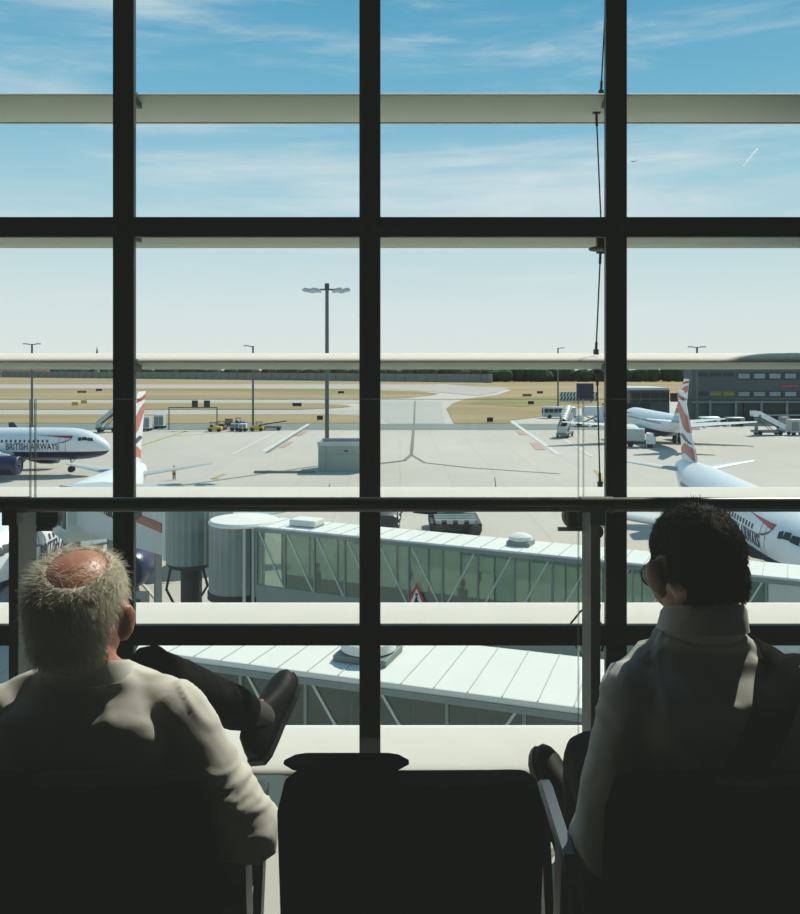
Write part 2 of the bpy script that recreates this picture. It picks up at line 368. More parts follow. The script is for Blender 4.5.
def house(px, Wd, D, hgt, mw, label):
    x = P(px, 0, D).x; t = thing('house', label, 'building', (x, D, GZ))
    MB().box((0, 0, hgt/2), (Wd, 8, hgt)).build('wall', mw, t)
    MB().prism([(-Wd/2-.4, -4.4, hgt), (-Wd/2-.4, 4.4, hgt), (-Wd/2-.4, 0, hgt+2.6)], (Wd+.8, 0, 0)).build('roof', 'brown', t)
    for i in range(int(Wd/4)): MB().box((-Wd/2+2+i*4, -4.02, hgt*.55), (1.4, .1, 1.6)).build('window', 'bdark', t)
house(4, 48, 840, 6.5, 'lgrey', 'low pale terrace with brown roof, far beyond runway at the photo\'s left edge')
house(37, 22, 830, 6.0, 'white', 'small white hut with brown roof beside the far left lamp pole')
sp_ = P(97, 346, 900); t = thing('church_spire', 'tiny pointed church spire on the horizon', 'church', (sp_.x, 900, GZ))
MB().box((0, 0, 9), (4, 4, 18)).build('tower', 'concrete', t); MB().lathe((0, 0, 18), [(2.6, 0), (1.2, 6), (.05, sp_.z-GZ-18)], 8).build('spire', 'dark', t)

# ---- lamp masts
def mast(px, D, ytop, r, label, big=False, arm=1):
    x = P(px, 0, D).x; top = P(px, ytop, D).z-GZ; t = thing('lamp_mast', label, 'lamp mast', (x, D, GZ))
    MB().tube([(0, 0, 0), (0, 0, top*.5), (0, 0, top)], r, 12, r*.8).build('pole', 'pole', t, 40)
    MB().lathe((0, 0, 0), [(r*2, 0), (r*2, .3), (r*1.2, .35)], 12).build('base_plate', 'pole', t)
    if big:
        MB().bar((-2.0, 0, top-.35), (2.0, 0, top-.35), .22, .22).build('cross_arm', 'pole', t)
        MB().box((0, 0, top+.05), (.6, .5, .9)).build('head_box', 'dsteel', t, None, .05)
        for sx, dy, tl in ((-2.6, -.3, .2), (-1.6, .2, -.1), (-1.5, -.7, .15), (1.5, -.6, -.2), (1.65, .3, .1), (2.5, -.1, -.25)):
            h = MB(); rot = Matrix.Rotation(tl, 3, 'Y'); h.loft([[Vector((sx, dy, top-.3+z))+rot @ Vector((a*sc, b*sc, 0)) for a, b in ((-.75, -.5), (.75, -.5), (.75, .5), (-.75, .5))] for z, sc in ((-.42, 1), (-.2, 1), (.1, .55))])
            lh = h.build('floodlight', 'lgrey', t, None, .04)
            MB().box((sx, dy, top-.74), (1.2, .8, .06), rot).build('lens', 'eye', lh)
    else:
        for s in ((-1, 1) if arm == 2 else (arm,)):
            MB().bar((0, 0, top-.15), (s*1.5, 0, top+.05), .18, .18).build('arm', 'pole', t)
            MB().box((s*1.4, 0, top+.05), (1.1, .5, .3)).build('lamp_head', 'lgrey', t, None, .05)
    return t
mast(327, 117, 287, .30, 'tall floodlight mast with two lamp clusters, standing behind the grey-green box', True)
mast(253, 178, 346, .24, 'thin lamp pole behind the ground equipment, left of the tall floodlight mast', arm=-1)
mast(32, 186, 344, .26, 'thin double-armed lamp pole rising behind the parked airliner at left', arm=2)
mast(558, 250, 348, .26, 'thin lamp pole behind the airport bus', arm=1)
mast(697, 186, 347, .26, 'thin double-armed lamp pole before the slate terminal building', arm=2)

# ---- green-grey box and its low kerb
x0, x1 = P(318, 0, 109).x, P(368, 0, 109).x
t = thing('equipment_enclosure', 'grey-green windowless box on the apron below the tall floodlight mast', 'box', ((x0+x1)/2, 112, GZ))
Wb = x1-x0
MB().box((0, 0, 1.72), (Wb, 5.6, 3.44)).build('wall_panel', 'teal', t, None, .05)
rim = MB()
for a, b in (((-Wb/2, -2.8), (Wb/2, -2.8)), ((Wb/2, -2.8), (Wb/2, 2.8)), ((Wb/2, 2.8), (-Wb/2, 2.8)), ((-Wb/2, 2.8), (-Wb/2, -2.8))): rim.bar((*a, 3.6), (*b, 3.6), .22, .5)
rim.build('parapet', 'lgrey', t); MB().box((0, 0, 3.46), (Wb-.3, 5.3, .05)).build('roof', 'bdark', t)
MB().box((.4, -2.83, 2.7), (.45, .06, .2)).build('vent', 'dark', t); MB().box((-2.2, -2.82, 1.7), (.05, .06, 3.2)).build('panel_joint', 'grey', t); MB().box((0, -2.82, 2.3), (Wb, .05, .05)).build('panel_joint', 'grey', t)
tag(MB().box(((P(248, 0, 104).x+x0)/2-.1, 108.2, GZ+.15), (x0-P(248, 0, 104).x-.3, .5, .3)).build('kerb_block', 'concrete'), 'low dark kerb reaching left from the grey-green box', 'kerb')

# ---- airliners ------------------------------------------------------------
def fus_ring(x, r, zc, n=36, rz=1.03): return [Vector((x, r*math.cos(2*math.pi*k/n), zc+r*rz*math.sin(2*math.pi*k/n))) for k in range(n)]
FUS = [(0, .05, -.55), (-.15, .42, -.52), (-.5, .78, -.47), (-1.0, 1.08, -.40), (-1.7, 1.38, -.28), (-2.6, 1.66, -.15), (-3.6, 1.85, -.05), (-4.8, 1.95, -.01), (-6.2, 1.975, 0), (-14, 1.975, 0), (-22.5, 1.975, 0), (-24.5, 1.90, .08), (-27, 1.62, .32), (-29.5, 1.22, .66), (-31.5, .85, .95), (-33, .50, 1.15), (-33.8, .20, 1.25)]
def fus_y(x, z):
    for (xa, ra, ca), (xb, rb, cb) in zip(FUS, FUS[1:]):
        if xb <= x <= xa:
            k = (xa-x)/(xa-xb); r = ra+(rb-ra)*k; c = ca+(cb-ca)*k; q = 1-((z-c)/(r*1.03))**2
            return r*math.sqrt(max(q, 0))
    return 0
def side_poly(pts, s, off=.02):       # polygon strip hugging the fuselage side
    return [Vector((x, s*(fus_y(x, z)+off), z)) for x, z in pts]
def strip(mb, top, bot, s, off=.02):
    n = len(top)
    rows = [[(t[0]+(b[0]-t[0])*k/5, t[1]+(b[1]-t[1])*k/5) for k in range(6)] for t, b in zip(top, bot)]
    pts = [side_poly(r, s, off) for r in rows]; mb.loft(pts, False, False); return mb
def wing_mb(root, tip, chord_r, chord_t, th, mb=None):
    mb = mb or MB(); rings = []
    for k in range(5):
        u = k/4; p = Vector(root).lerp(Vector(tip), u); c = chord_r+(chord_t-chord_r)*u; h = th*c
        rings.append([p+Vector((-a*c, 0, b*h)) for a, b in ((0, 0), (.06, .4), (.25, .62), (.5, .5), (1, 0), (.5, -.25), (.2, -.35), (.05, -.25))])
    return mb.loft(rings)
def airliner(label, nose, heading, sides=(-1, 1), full=True, lettering=True, group=None, sc=1.0):
    """nose points +X in its own frame; nose tip 3.6 m over the ground"""
    t = thing('airliner', label, 'airplane', (nose[0], nose[1], nose[2]), heading, group); t.scale = (sc,)*3
    mb = MB(); mb.loft([fus_ring(x, r, c) for x, r, c in FUS]); fu = mb.build('fuselage', 'plane', t, 40)
    mb = MB(); mb.loft([[Vector((x, y*.5, -1.7+z)) for y, z in ((-2.2, .2), (-1.5, -.6), (0, -.75), (1.5, -.6), (2.2, .2), (0, .9))] for x in (-11, -18)]); mb.build('belly_fairing', 'navy', t, 50)
    for s in (-1, 1):
        wn = wing_mb((-11.2, s*1.6, -1.1), (-19.0, s*17.0, .25), 6.6, 1.5, .12).build('wing', 'lgrey' if full else 'white', t, 40)
        wl = MB(); wl.loft([[Vector((-19.0, s*17.0, .25)), Vector((-20.5, s*17.0, .25)), Vector((-20.3, s*17.08, .25)), Vector((-19.2, s*17.08, .25))], [Vector((-19.9, s*17.15, 1.5)), Vector((-20.7, s*17.15, 1.5)), Vector((-20.6, s*17.2, 1.5)), Vector((-20, s*17.2, 1.5))]]); wl.build('wingtip_fence', 'navy', wn)
        for k in (4.5, 8, 12): 
            u = (k-1.6)/15.4; MB().ell((-11.2-7.8*u-(6.6-5.1*u)*.95, s*k, -1.25+1.35*u), (1.3, .22, .28), n=8, m=6).build('flap_fairing', 'white', wn, 40)
        wing_mb((-29.0, s*.7, 1.0), (-32.0, s*6.2, 1.65), 3.9, 1.3, .10).build('stabilizer', 'lgrey', t, 40)
        en = MB(); en.lathe((-8.9, s*5.75, -2.05), [(.95, 0), (1.08, -.15), (1.18, -.9), (1.15, -2.2), (.85, -3.4), (.62, -4.2), (.3, -4.3)], 24, 'x')
        e = en.build('engine', 'navy', t, 40); MB().lathe((-8.88, s*5.75, -2.05), [(1.06, -.05), (1.10, .0), (1.0, .08), (.93, .05), (.92, -.2)], 24, 'x').build('intake_lip', 'steel', e, 50)
        MB().lathe((-9.0, s*5.75, -2.05), [(.9, .0), (.9, .02), (.2, .12), (.02, .35)], 20, 'x').build('fan', 'bdark', e, 30)
        MB().loft([[Vector((x, s*5.75+y, z)) for y in (-.15, .15) for z in ((-.95, zt) if y < 0 else (zt, -.95))] for x, zt in ((-10.0, -.8), (-12.2, -.35), (-14.5, -.55))]).build('pylon', 'white', e)
        g = MB(); g.tube([(-17.3, s*3.8, -1.0), (-17.3, s*3.8, -2.9)], .14, 8); gr = g.build('main_gear', 'lgrey', t)
        for dy in (-.45, .45):
            MB().lathe((-17.3, s*3.8+dy, -3.02), [(.25, -.2), (.55, -.2), (.58, 0), (.55, .2), (.25, .2)], 16, 'y').build('wheel', 'dark', gr, 40)
    g = MB(); g.tube([(-5.0, 0, -1.7), (-4.85, 0, -3.1)], .11, 8); g.bar((-4.9, 0, -2.4), (-4.0, 0, -1.75), .1, .1); ng = g.build('nose_gear', 'lgrey', t)
    for dy in (-.25, .25): MB().lathe((-4.85, dy, -3.2), [(.2, -.1), (.38, -.1), (.40, 0), (.38, .1), (.2, .1)], 16, 'y').build('wheel', 'dark', ng, 40)
    # tail fin
    fr = [(1.75, -27.2, 5.6, .30), (2.6, -27.9, 4.9, .26), (4.6, -29.5, 4.0, .2), (7.9, -31.9, 2.5, .12)]
    rings = [[Vector((x-a*c, b*th, z)) for a, b in ((0, 0), (.15, 1), (.45, 1), (1, 0), (.45, -1), (.15, -1))] for z, x, c, th in fr]
    fin = MB().loft(rings).build('tail_fin', 'white', t, 40)
    def fin_pt(z, u):
        for (za, xa, ca, ta), (zb, xb, cb, tb) in zip(fr, fr[1:]):
            if za <= z <= zb:
                k = (z-za)/(zb-za); return xa+(xb-xa)*k-u*(ca+(cb-ca)*k), ta+(tb-ta)*k
    def band(name, m, lo, hi):
        for s in (-1, 1):
            rows = []
            for i in range(11):
                u = .03+.94*i/10; row = []
                for k in range(4):
                    z = lo(u)+(hi(u)-lo(u))*k/3; z = min(max(z, 1.8), 7.85); x, th = fin_pt(z, u)
                    th *= 1 if .15 <= u <= .45 else (u/.15 if u < .15 else (1-u)/.55)
                    row.append(Vector((x, s*(th+.03), z)))
                rows.append(row)
            MB().loft(rows, False, False).build(name, m, fin)
    sn = math.sin
    band('flag_ribbon', 'pred', lambda u: 1.95+.5*sn(u*3), lambda u: 3.0+.35*sn(u*4))
    band('flag_ribbon', 'navy', lambda u: 3.35+.5*u, lambda u: 3.35+.5*u+.5*sn(u*3.1))
    band('flag_ribbon', 'pred', lambda u: 4.3+1.5*u-.3*sn(u*5), lambda u: 5.6+1.6*u+.3*sn(u*4))
    band('flag_ribbon', 'red', lambda u: 7.0+.3*u, lambda u: 7.3+.4*u)
    # cockpit glazing
    for s in (-1, 1):
        for a, b in (((-1.75, .42), (-2.35, .52)), ((-2.42, .55), (-2.95, .58)), ((-3.02, .55), (-3.4, .50))):
            top = [(a[0]-.12, a[1]+.42), (b[0]-.05, b[1]+.36)]; bot = [(a[0]+.1, a[1]), (b[0]+.02, b[1]-.02)]
            strip(MB(), top, bot, s, .025).build('cockpit_window', 'bdark', t)
        strip(MB(), [(-.9+.35*0-1.05, .55), (-1.3-.65, .85)], [(-1.0-.5, .40), (-1.95, .45)], s, .025).build('windscreen', 'bdark', t)
    if full:
        for s in sides:
            for i in range(34):
                x = -7.0-i*.56
                if 14.6 < -x < 15.4: continue
                strip(MB(), [(x, .64), (x-.24, .64)], [(x, .32), (x-.24, .32)], s, .02).build('cabin_window', 'bdark', t)
            d = MB()
            for q in (((-4.85, 1.05), (-5.7, 1.05), (-4.85, .99), (-5.7, .99)), ((-4.85, -.82), (-5.7, -.82), (-4.85, -.88), (-5.7, -.88)), ((-4.85, 1.05), (-4.91, 1.05), (-4.85, -.88), (-4.91, -.88)), ((-5.64, 1.05), (-5.7, 1.05), (-5.64, -.88), (-5.7, -.88))):
                strip(d, [q[0], q[1]], [q[2], q[3]], s, .025)
            d.build('door_outline', 'grey', t)
            # red and navy speed ribbon
            n = 16; tr, br_, tb, bb = [], [], [], []
            for i in range(n+1):
                u = i/n; x = -8.4+4.3*u; tr.append((x, 1.18-.04*u)); br_.append((x, 1.15-.36*u**1.3))
            strip(MB(), tr, br_, s, .03).build('speed_ribbon', 'red', t)
            for i in range(n+1):
                u = i/n; tb.append((-4.05-.15*math.cos(u*4)-1.3*u*u, 1.12-.85*u)); bb.append((-4.35-.1*u-1.5*u*u, .80-.53*u))
            strip(MB(), tb, bb, s, .035).build('speed_ribbon', 'navy', t)
            if lettering:
                me = text_mesh('BRITISH AIRWAYS', 1.12)
                mx = max(abs(v.co.x) for v in me.vertices)
                for v in me.vertices:
                    k = 3.25/mx; x = -9.0+(1 if s < 0 else -1)*v.co.x*k; z = -.22+v.co.y*1.02
                    v.co = Vector((x, s*(fus_y(x, z)+.03+v.co.z), z))
                link('airline_lettering', me, 'navy', t)
    return t
Z0 = GZ+3.6
nl = P(108.5, 0, 107); airliner('white and navy airliner seen side-on at the left, nose pointing right across the apron', (nl.x+.2, 107, Z0+.25), 0, (-1,))
airliner('white airliner parked nose-in at left, its fin rising behind the left mullion', (-21.8, 41.5, Z0), R(-90+1.5), (-1, 1))
airliner('white airliner parked nose-in at right, its patterned fin in clear view', (22.75, 44.5, Z0), R(-90-4.9), (-1, 1))
airliner('distant white airliner tail towards us before the slate terminal, behind the patterned fin', (44.5, 166, Z0), R(90+.5), (-1, 1), True, False)
sk = P(634, 161, 4000); airliner('tiny airliner flying high in the sky right of the right mullion', (sk.x-16, 4000, sk.z), R(186), (), False, False)
ca, cb = P(743, 166, 6000), P(757, 149, 6000)
tag(MB().tube([ca, ca.lerp(cb, .5), cb], 3.5, 6, 8).build('contrail', 'contrail'), 'short white contrail streak high in the right of the sky', 'contrail')

# ---- ground vehicles and equipment ---------------------------------------
def wheels(t, xs, hw, r=.45):
    for x in xs:
        for s in (-1, 1): MB().lathe((x, s*hw, r), [(r*.4, -.13), (r, -.13), (r, .13), (r*.4, .13)], 14, 'y').build('wheel', 'dark', t, 40)
def airstairs(px, py, label, rz, hgt=4.2, ln=6.4, canopy=True, mname='lgrey'):
    p = G(px, py); t = thing('boarding_stairs', label, 'boarding stairs', p, rz)
    MB().box((0, 0, .75), (ln, 2.1, .5)).build('chassis', 'grey', t, None, .06); wheels(t, (-ln*.33, ln*.33), .95)
    st = MB(); n = 14
    for i in range(n): st.box((-ln/2+ln*(i+.5)/n*.82, 0, 1.0+(hgt-1.0)*(i+1)/n), (ln*.82/n+.04, 1.5, .12))
    st.box((ln/2-.5, 0, hgt), (1.6, 1.6, .14)); st.bar((-ln/2, 0, .95), (ln*.32, 0, hgt-.15), 1.3, .15); st.build('stair_flight', 'dsteel', t)
    for s in (-1, 1):
        b = MB(); b.faces([(-ln/2, s*.85, 1.0), (ln*.32, s*.85, hgt), (ln/2+.2, s*.85, hgt), (ln/2+.2, s*.85, hgt+1.1), (ln*.32, s*.85, hgt+1.1), (-ln/2, s*.85, 2.1)], [(0, 1, 2, 3, 4, 5)]); b.build('side_panel', mname, t)
        MB().bar((-ln*.1, s*.8, 1.0), (ln*.35, s*.8, hgt-.2), .12, .12).build('strut', 'blue' if s < 0 else 'grey', t)
    MB().bar((ln*.38, 0, .9), (ln*.38, 0, hgt), .5, .5).build('lift_column', 'grey', t)
    if canopy:
        c = MB()
        for i in range(6):
            u0, u1 = i/6, (i+.86)/6; a = Vector((-ln*.42+ln*.8*u0, 0, 2.9+(hgt-1.2)*u0)); b = Vector((-ln*.42+ln*.8*u1, 0, 2.9+(hgt-1.2)*u1))
            rr = lambda q: [q+Vector((0, .92*math.cos(k*math.pi/6), .75*math.sin(k*math.pi/6))) for k in range(7)]
            c.loft([rr(a), rr(b)], False, False)
        c.build('canopy', 'bridge', t, 40)
    MB().box((-ln/2+.5, 0, 1.6), (1.1, 1.6, 1.2)).build('cab', 'bridge', t, None, .1)
    return t
airstairs(108, 432, 'open boarding stairs on wheels between the side-on airliner and left mullion', R(0), 4.0, 4.4, False)
airstairs(565, 437, 'boarding stairs under a ribbed white canopy, in front of the bus', R(68), 3.6, 6.5, True)
airstairs(768, 435, 'open boarding stairs near the right edge of the apron, rising leftwards', R(180), 3.6, 6.0, False, 'white')
def trailer(px, py, size, m, label, name='container_trailer', cat='container'):
    p = G(px, py); t = thing(name, label, cat, p); lx, ly, lz = size
    MB().box((0, 0, .55+lz/2), (lx, ly, lz)).build('body', m, t, None, .08); wheels(t, (-lx*.33, lx*.33), ly*.42, .4)
    for i in range(2): MB().box((-lx*.25+i*lx*.5, -ly/2-.02, .55+lz*.5), (lx*.42, .05, lz*.7)).build('side_panel', 'grey', t)
    MB().bar((-lx/2, 0, .5), (-lx/2-.4, 0, .45), .1, .1).build('tow_bar', 'dsteel', t)
    return t
trailer(146, 431, (2.0, 2.2, 2.4), 'lgrey', 'grey closed trailer just right of the left mullion'); trailer(160, 428.5, (2.0, 2.2, 2.4), 'bridge', 'pale closed trailer second from the left mullion')
trailer(797, 435, (3.4, 2.4, 2.5), 'lgrey', 'grey closed trailer at the right edge beside boarding stairs'); trailer(784, 430, (1.6, 2.0, 2.2), 'grey', 'small dark grey trailer between stairs and right edge trailer')
trailer(235, 431, (1.6, 1.3, 1.0), 'lgrey', 'low pale baggage trailer in the equipment cluster by the thin pole', 'baggage_trailer', 'trailer'); trailer(243, 431.5, (1.5, 1.3, 1.1), 'white', 'white baggage trailer nearest the thin lamp pole', 'baggage_trailer', 'trailer')
trailer(229, 426.5, (1.6, 1.3, 1.2), 'brown', 'brown baggage trailer behind the baggage tractors', 'baggage_trailer', 'trailer')
def tractor(px, py, m, label, rz=0):
    p = G(px, py); t = thing('baggage_tractor', label, 'tractor', p, rz)
    MB().loft([[Vector((x, y, z)) for y, z in ((-.7, .35), (.7, .35), (.7, zt), (-.7, zt))] for x, zt in ((-1.4, .9), (-.3, .95), (0, 1.15), (1.3, 1.0), (1.45, .8))]).build('body', m, t, None, .04)
    wheels(t, (-.9, .9), .65, .35)
    cab = MB()
    for x in (-.9, .1):
        for s in (-.6, .6): cab.bar((x, s, .95), (x, s, 1.85), .07, .07)
    cab.box((-.4, 0, 1.88), (1.2, 1.35, .08)); cab.build('cab_frame', 'dsteel', t); MB().box((-.7, 0, 1.1), (.5, .9, .4)).build('seat', 'dark', t)
    return t
tractor(215, 431.5, 'yellow', 'yellow baggage tractor below the sign gantry'); tractor(257, 431, 'yellow', 'yellow baggage tractor just right of thin lamp pole', R(180)); tractor(222, 430, 'brown', 'rusty red baggage tractor beside the gantry\'s right post', R(90)); tractor(240, 426.5, 'blue', 'blue baggage tractor behind the thin lamp pole')
t = thing('belt_loader', 'long low belt loader pointing right of the thin lamp pole', 'loader', G(271, 430))
MB().box((0, 0, .6), (4.5, 1.5, .5)).build('chassis', 'grey', t, None, .05); wheels(t, (-1.6, 1.6), .7, .35); MB().bar((-3.0, 0, .9), (3.2, 0, 1.9), .8, .2).build('belt', 'dark', t)
p0 = G(169, 430); p1 = G(217, 430); t = thing('sign_gantry', 'thin gantry frame carrying two small dark sign boards', 'gantry', p0)
wg = p1.x-p0.x
for x in (0, wg): MB().bar((x, 0, 0), (x, 0, 4.8), .2, .2).build('post', 'pole', t)
MB().bar((0, 0, 4.7), (wg, 0, 4.7), .22, .22).build('cross_beam', 'pole', t)
for x in (26/48*wg, 38/48*wg): sg = MB().box((x, -.1, 5.5), (1.25, .2, 1.35)).build('sign_board', 'bdark', t, None, .04)
def bus(px, py, label, ln=8.4, rz=0, m='lgrey', name='airport_bus', cat='bus', hh=2.9):
    t = thing(name, label, cat, G(px, py), rz)
    prof = [(-1.2, .35), (1.2, .35), (1.25, hh*.5), (1.15, hh-.15), (.9, hh), (-.9, hh), (-1.15, hh-.15), (-1.25, hh*.5)]
    MB().loft([[Vector((x, y*s, .35+(z-.35)*s2)) for y, z in prof] for x, s, s2 in ((-ln/2, .93, .95), (-ln/2+.25, 1, 1), (ln/2-.3, 1, 1), (ln/2, .93, .93))]).build('body', m, t, 40)
    wheels(t, (-ln*.3, ln*.3), 1.1, .45)
    n = max(2, int(ln/1.4))
    for i in range(n):
        for s in (-1, 1): MB().box((-ln/2+.75+i*(ln-1.2)/n+.1, s*1.235, hh*.66), ((ln-1.2)/n-.14, .05, hh*.34)).build('side_window', 'bdark', t)
    MB().box((-ln/2-.02, 0, hh*.64), (.06, 1.9, hh*.38)).build('windscreen', 'bdark', t)
    return t
bus(559, 418, 'pale airport bus with dark windows behind the canopied boarding stairs')
def truck(px, py, label, rz=0, box='white', cab='white', lift=1.4, ln=6.0):
    t = thing('catering_truck', label, 'truck', G(px, py), rz)
    MB().box((0, 0, .75), (ln, 1.9, .3)).build('chassis', 'dsteel', t); wheels(t, (-ln*.33, ln*.3), .9, .45)
    MB().loft([[Vector((x, y, z)) for y, z in ((-1.05, .6), (1.05, .6), (1.0, zt), (-1.0, zt))] for x, zt in ((-ln/2, 1.5), (-ln/2+.35, 2.35), (-ln/2+1.5, 2.4))]).build('cab', cab, t, None, .06)
    MB().box((-ln/2+.12, 0, 1.95), (.1, 1.7, .6), Matrix.Rotation(-.35, 3, 'Y')).build('windscreen', 'bdark', t)
    MB().box((.85, 0, .95+lift+1.0), (ln-1.9, 2.2, 2.0)).build('cargo_box', box, t, None, .05)
    for a, b in ((-.9, 2.4), (2.4, -.9)):
        for s in (-.7, .7): MB().bar((a, s, .9), (b, s, .95+lift), .14, .14).build('lift_arm', 'grey', t)
    return t
truck(588, 426, 'white high-lift truck just left of the right mullion', R(0)); truck(608, 424, 'white high-lift truck half hidden behind the right mullion', R(10), 'lgrey')
truck(640, 447, 'low white truck beneath the distant airliner\'s left wing', R(160), 'lgrey', 'white', .1, 5)
bus(709, 426, 'small white van parked against the slate terminal', 4.2, 0, 'white', 'service_van', 'van', 2.1); bus(734, 426, 'dark van parked against the slate terminal', 4.0, 0, 'grey', 'service_van', 'van', 2.0)
# board with chevron barrier
p = G(585, 403); D = p.y; t = thing('information_board', 'dark square board standing on the grass behind the bus', 'sign', p)
MB().box((0, 0, 3.9), (17/F*D, .5, 17/F*D)).build('board', 'navy', t, None, .08); MB().box((1.2, -.3, 4.2), (2.6, .1, 2.6)).build('face_panel', 'bdark', t)
for x in (-2.2, 2.2): MB().bar((x, .3, 0), (x, .3, 4), .3, .3).build('post', 'pole', t)
p = G(575, 401); D = p.y-6; t = thing('chevron_barrier', 'low black and white chevron barrier before the dark board', 'barrier', (p.x, D, GZ))
Lb = 38/F*D
MB().box((0, 0, 1.9), (Lb, .3, 3.4)).build('panel', 'white', t)
for r_ in range(2):
    for i in range(12):
        x = -Lb/2+Lb*(i+.2)/12; z = .4+r_*1.55; MB().faces([(x, -.2, z), (x+.5, -.2, z), (x+1.0, -.2, z+1.5), (x+.5, -.2, z+1.5)], [(0, 1, 2, 3)]).build('stripe', 'bdark', t)
for i, (px, py, m, lb) in enumerate(((82, 393.5, 'brown', 'dark red taxiway sign in grass left of the left mullion, larger'), (99, 391.5, 'dark', 'small dark taxiway sign next to left mullion'), (297, 407, 'dark', 'dark green-black taxiway marker on the tapering grass strip'), (341, 394, 'dark', 'small dark taxiway sign left of tall mast, far strip'), (320, 421, 'dark', 'dark taxiway sign at the foot of the tall mast'), (527, 397, 'brown', 'low brown taxiway sign in middle of right-hand grass'), (540, 394, 'dark', 'dark taxiway sign behind the low brown one'), (531, 405, 'dark', 'dark taxiway sign in front of the low brown one'), (490, 423, 'dark', 'dark marker at the near edge of right-hand grass'), (75, 406, 'yellow', 'yellow marker in grass above the side-on airliner'), (84, 404, 'yellow', 'pale yellow marker right beside another yellow marker'))):
    p = G(px, py); sz = 9/F*p.y if i in (0, 2, 5) else 6/F*p.y
    t = thing('taxiway_sign', lb, 'sign', p); MB().box((0, 0, .8), (sz, .3, 1.0)).build('panel', m, t, None, .05)
    for x in (-.35, .35): MB().bar((x*sz, 0, 0), (x*sz, 0, .4), .15, .15).build('leg', 'pole', t)
# dark loader seen between rail and bridge
p = G(455, 533); t = thing('cargo_loader', 'dark cargo loader parked on the apron beyond the upper boarding bridge', 'loader', p)
MB().box((0, 1.2, .7), (4.2, 5.2, .7)).build('chassis', 'dark', t, None, .1); wheels(t, (-1.5, 1.5), 1.6, .5)
for i in range(5): MB().box((0, -.9+i*1.0, 1.2), (3.4, .55, .2)).build('roller_bed', 'bridged', t)
MB().box((.4, 3.4, 1.9), (2.2, 1.2, 1.8)).build('cab', 'dark', t, None, .1); MB().bar((-3.4, 2.0, 1.5), (-1.4, 2.0, 1.3), .7, .3).build('platform', 'dark', t)
for i in range(4): MB().box((-1.4+i*.9, -1.4, 1.15), (.5, .1, .3)).build('lamp', 'lgrey', t)
p = G(384, 533); bus(383, 534, 'dark van beside the mullion beyond the upper boarding bridge', 4.6, R(90), 'dsteel', 'service_van', 'van', 2.0)

# ---- terminal building at right
t = thing('terminal_building', 'slate grey terminal building with window bands at the right', 'building', (0, 0, GZ))
xa = P(692, 0, 200).x; xb = P(960, 0, 200).x; cx = (xa+xb)/2; wd = xb-xa
MB().box((cx, 203, 7.2), (wd, 6, 14.4)).build('wall', 'bldg', t, None, .1)
MB().box((cx+12, 203, 15.2), (wd-24, 4, 2.4)).build('roof_storey', 'bdark', t, None, .1); MB().box((cx, 203, 14.5), (wd+.5, 6.8, .5)).build('roof', 'grey', t)
def zrow(y, D): return P(0, y, D).z-GZ
for (y0, y1, xs) in ((372.5, 379.5, 738), (391, 397, 738)):
    for i in range(14):
        px = xs+i*15.5; a, b = P(px, 0, 199.9).x, P(px+14, 0, 199.9).x
        f = MB().box(((a+b)/2, 199.95, (zrow(y0, 200)+zrow(y1, 200))/2), (b-a, .2, zrow(y0, 200)-zrow(y1, 200))).build('window', 'bdark', t)
        MB().box(((a+b)/2-.3, 199.8, (zrow(y0, 200)+zrow(y1, 200))/2), ((b-a)*.8, .1, (zrow(y0, 200)-zrow(y1, 200))*.7)).build('pane', 'bglass', f)
for i in range(3):
    a, b = P(697+i*13, 0, 200).x, P(708+i*13, 0, 200).x
    MB().box(((a+b)/2, 199.95, zrow(374.5, 200)), (b-a, .2, .9)).build('window', 'bdark', t); MB().box(((a+b)/2, 199.95, zrow(393.5, 200)), (b-a, .2, 1.0)).build('window', 'grassg' if i else 'bdark', t)
MB().box((cx, 199.5, zrow(402, 200)), (wd, 1.0, .35)).build('canopy', 'grey', t); MB().box((cx+6, 199.7, 2.6), (wd-12, .5, 4.4)).build('loading_bay', 'bdark', t)
for i in range(9): MB().box((xa+4+i*6, 199.3, 2.6), (.5, .5, 5.2)).build('bay_pillar', 'grey', t)
xl = P(740, 0, 199).x; MB().bar((P(750, 0, 199).x, 198.6, zrow(415, 199)), (P(830, 0, 199).x, 198.6, zrow(415, 199)), .3, .3).build('pipe', 'lgrey', t)
MB().box((P(791, 0, 199).x, 199.85, zrow(386, 199)), (4, .1, .4)).build('red_sign', 'red', t)
xa2 = P(630, 0, 215).x; xb2 = P(684, 0, 210).x-2
t = thing('pier_building', 'low grey pier building with pale roof, left of the slate terminal', 'building', (0, 0, GZ))
MB().box(((xa2+xb2)/2, 222, 3.6), (xb2-xa2, 14, 7.2)).build('wall', 'bldg', t); MB().box(((xa2+xb2)/2-2, 221, 7.5), (xb2-xa2+2, 17, .6)).build('roof', 'lgrey', t)
for i in range(10): MB().box((xa2+1.5+i*2.4, 214.9, 5.3), (1.9, .2, 2.2)).build('window', 'bdark', t)
MB().box(((xa2+xb2)/2-6, 214.9, 2), (12, .3, 3.6)).build('bay_opening', 'bdark', t)

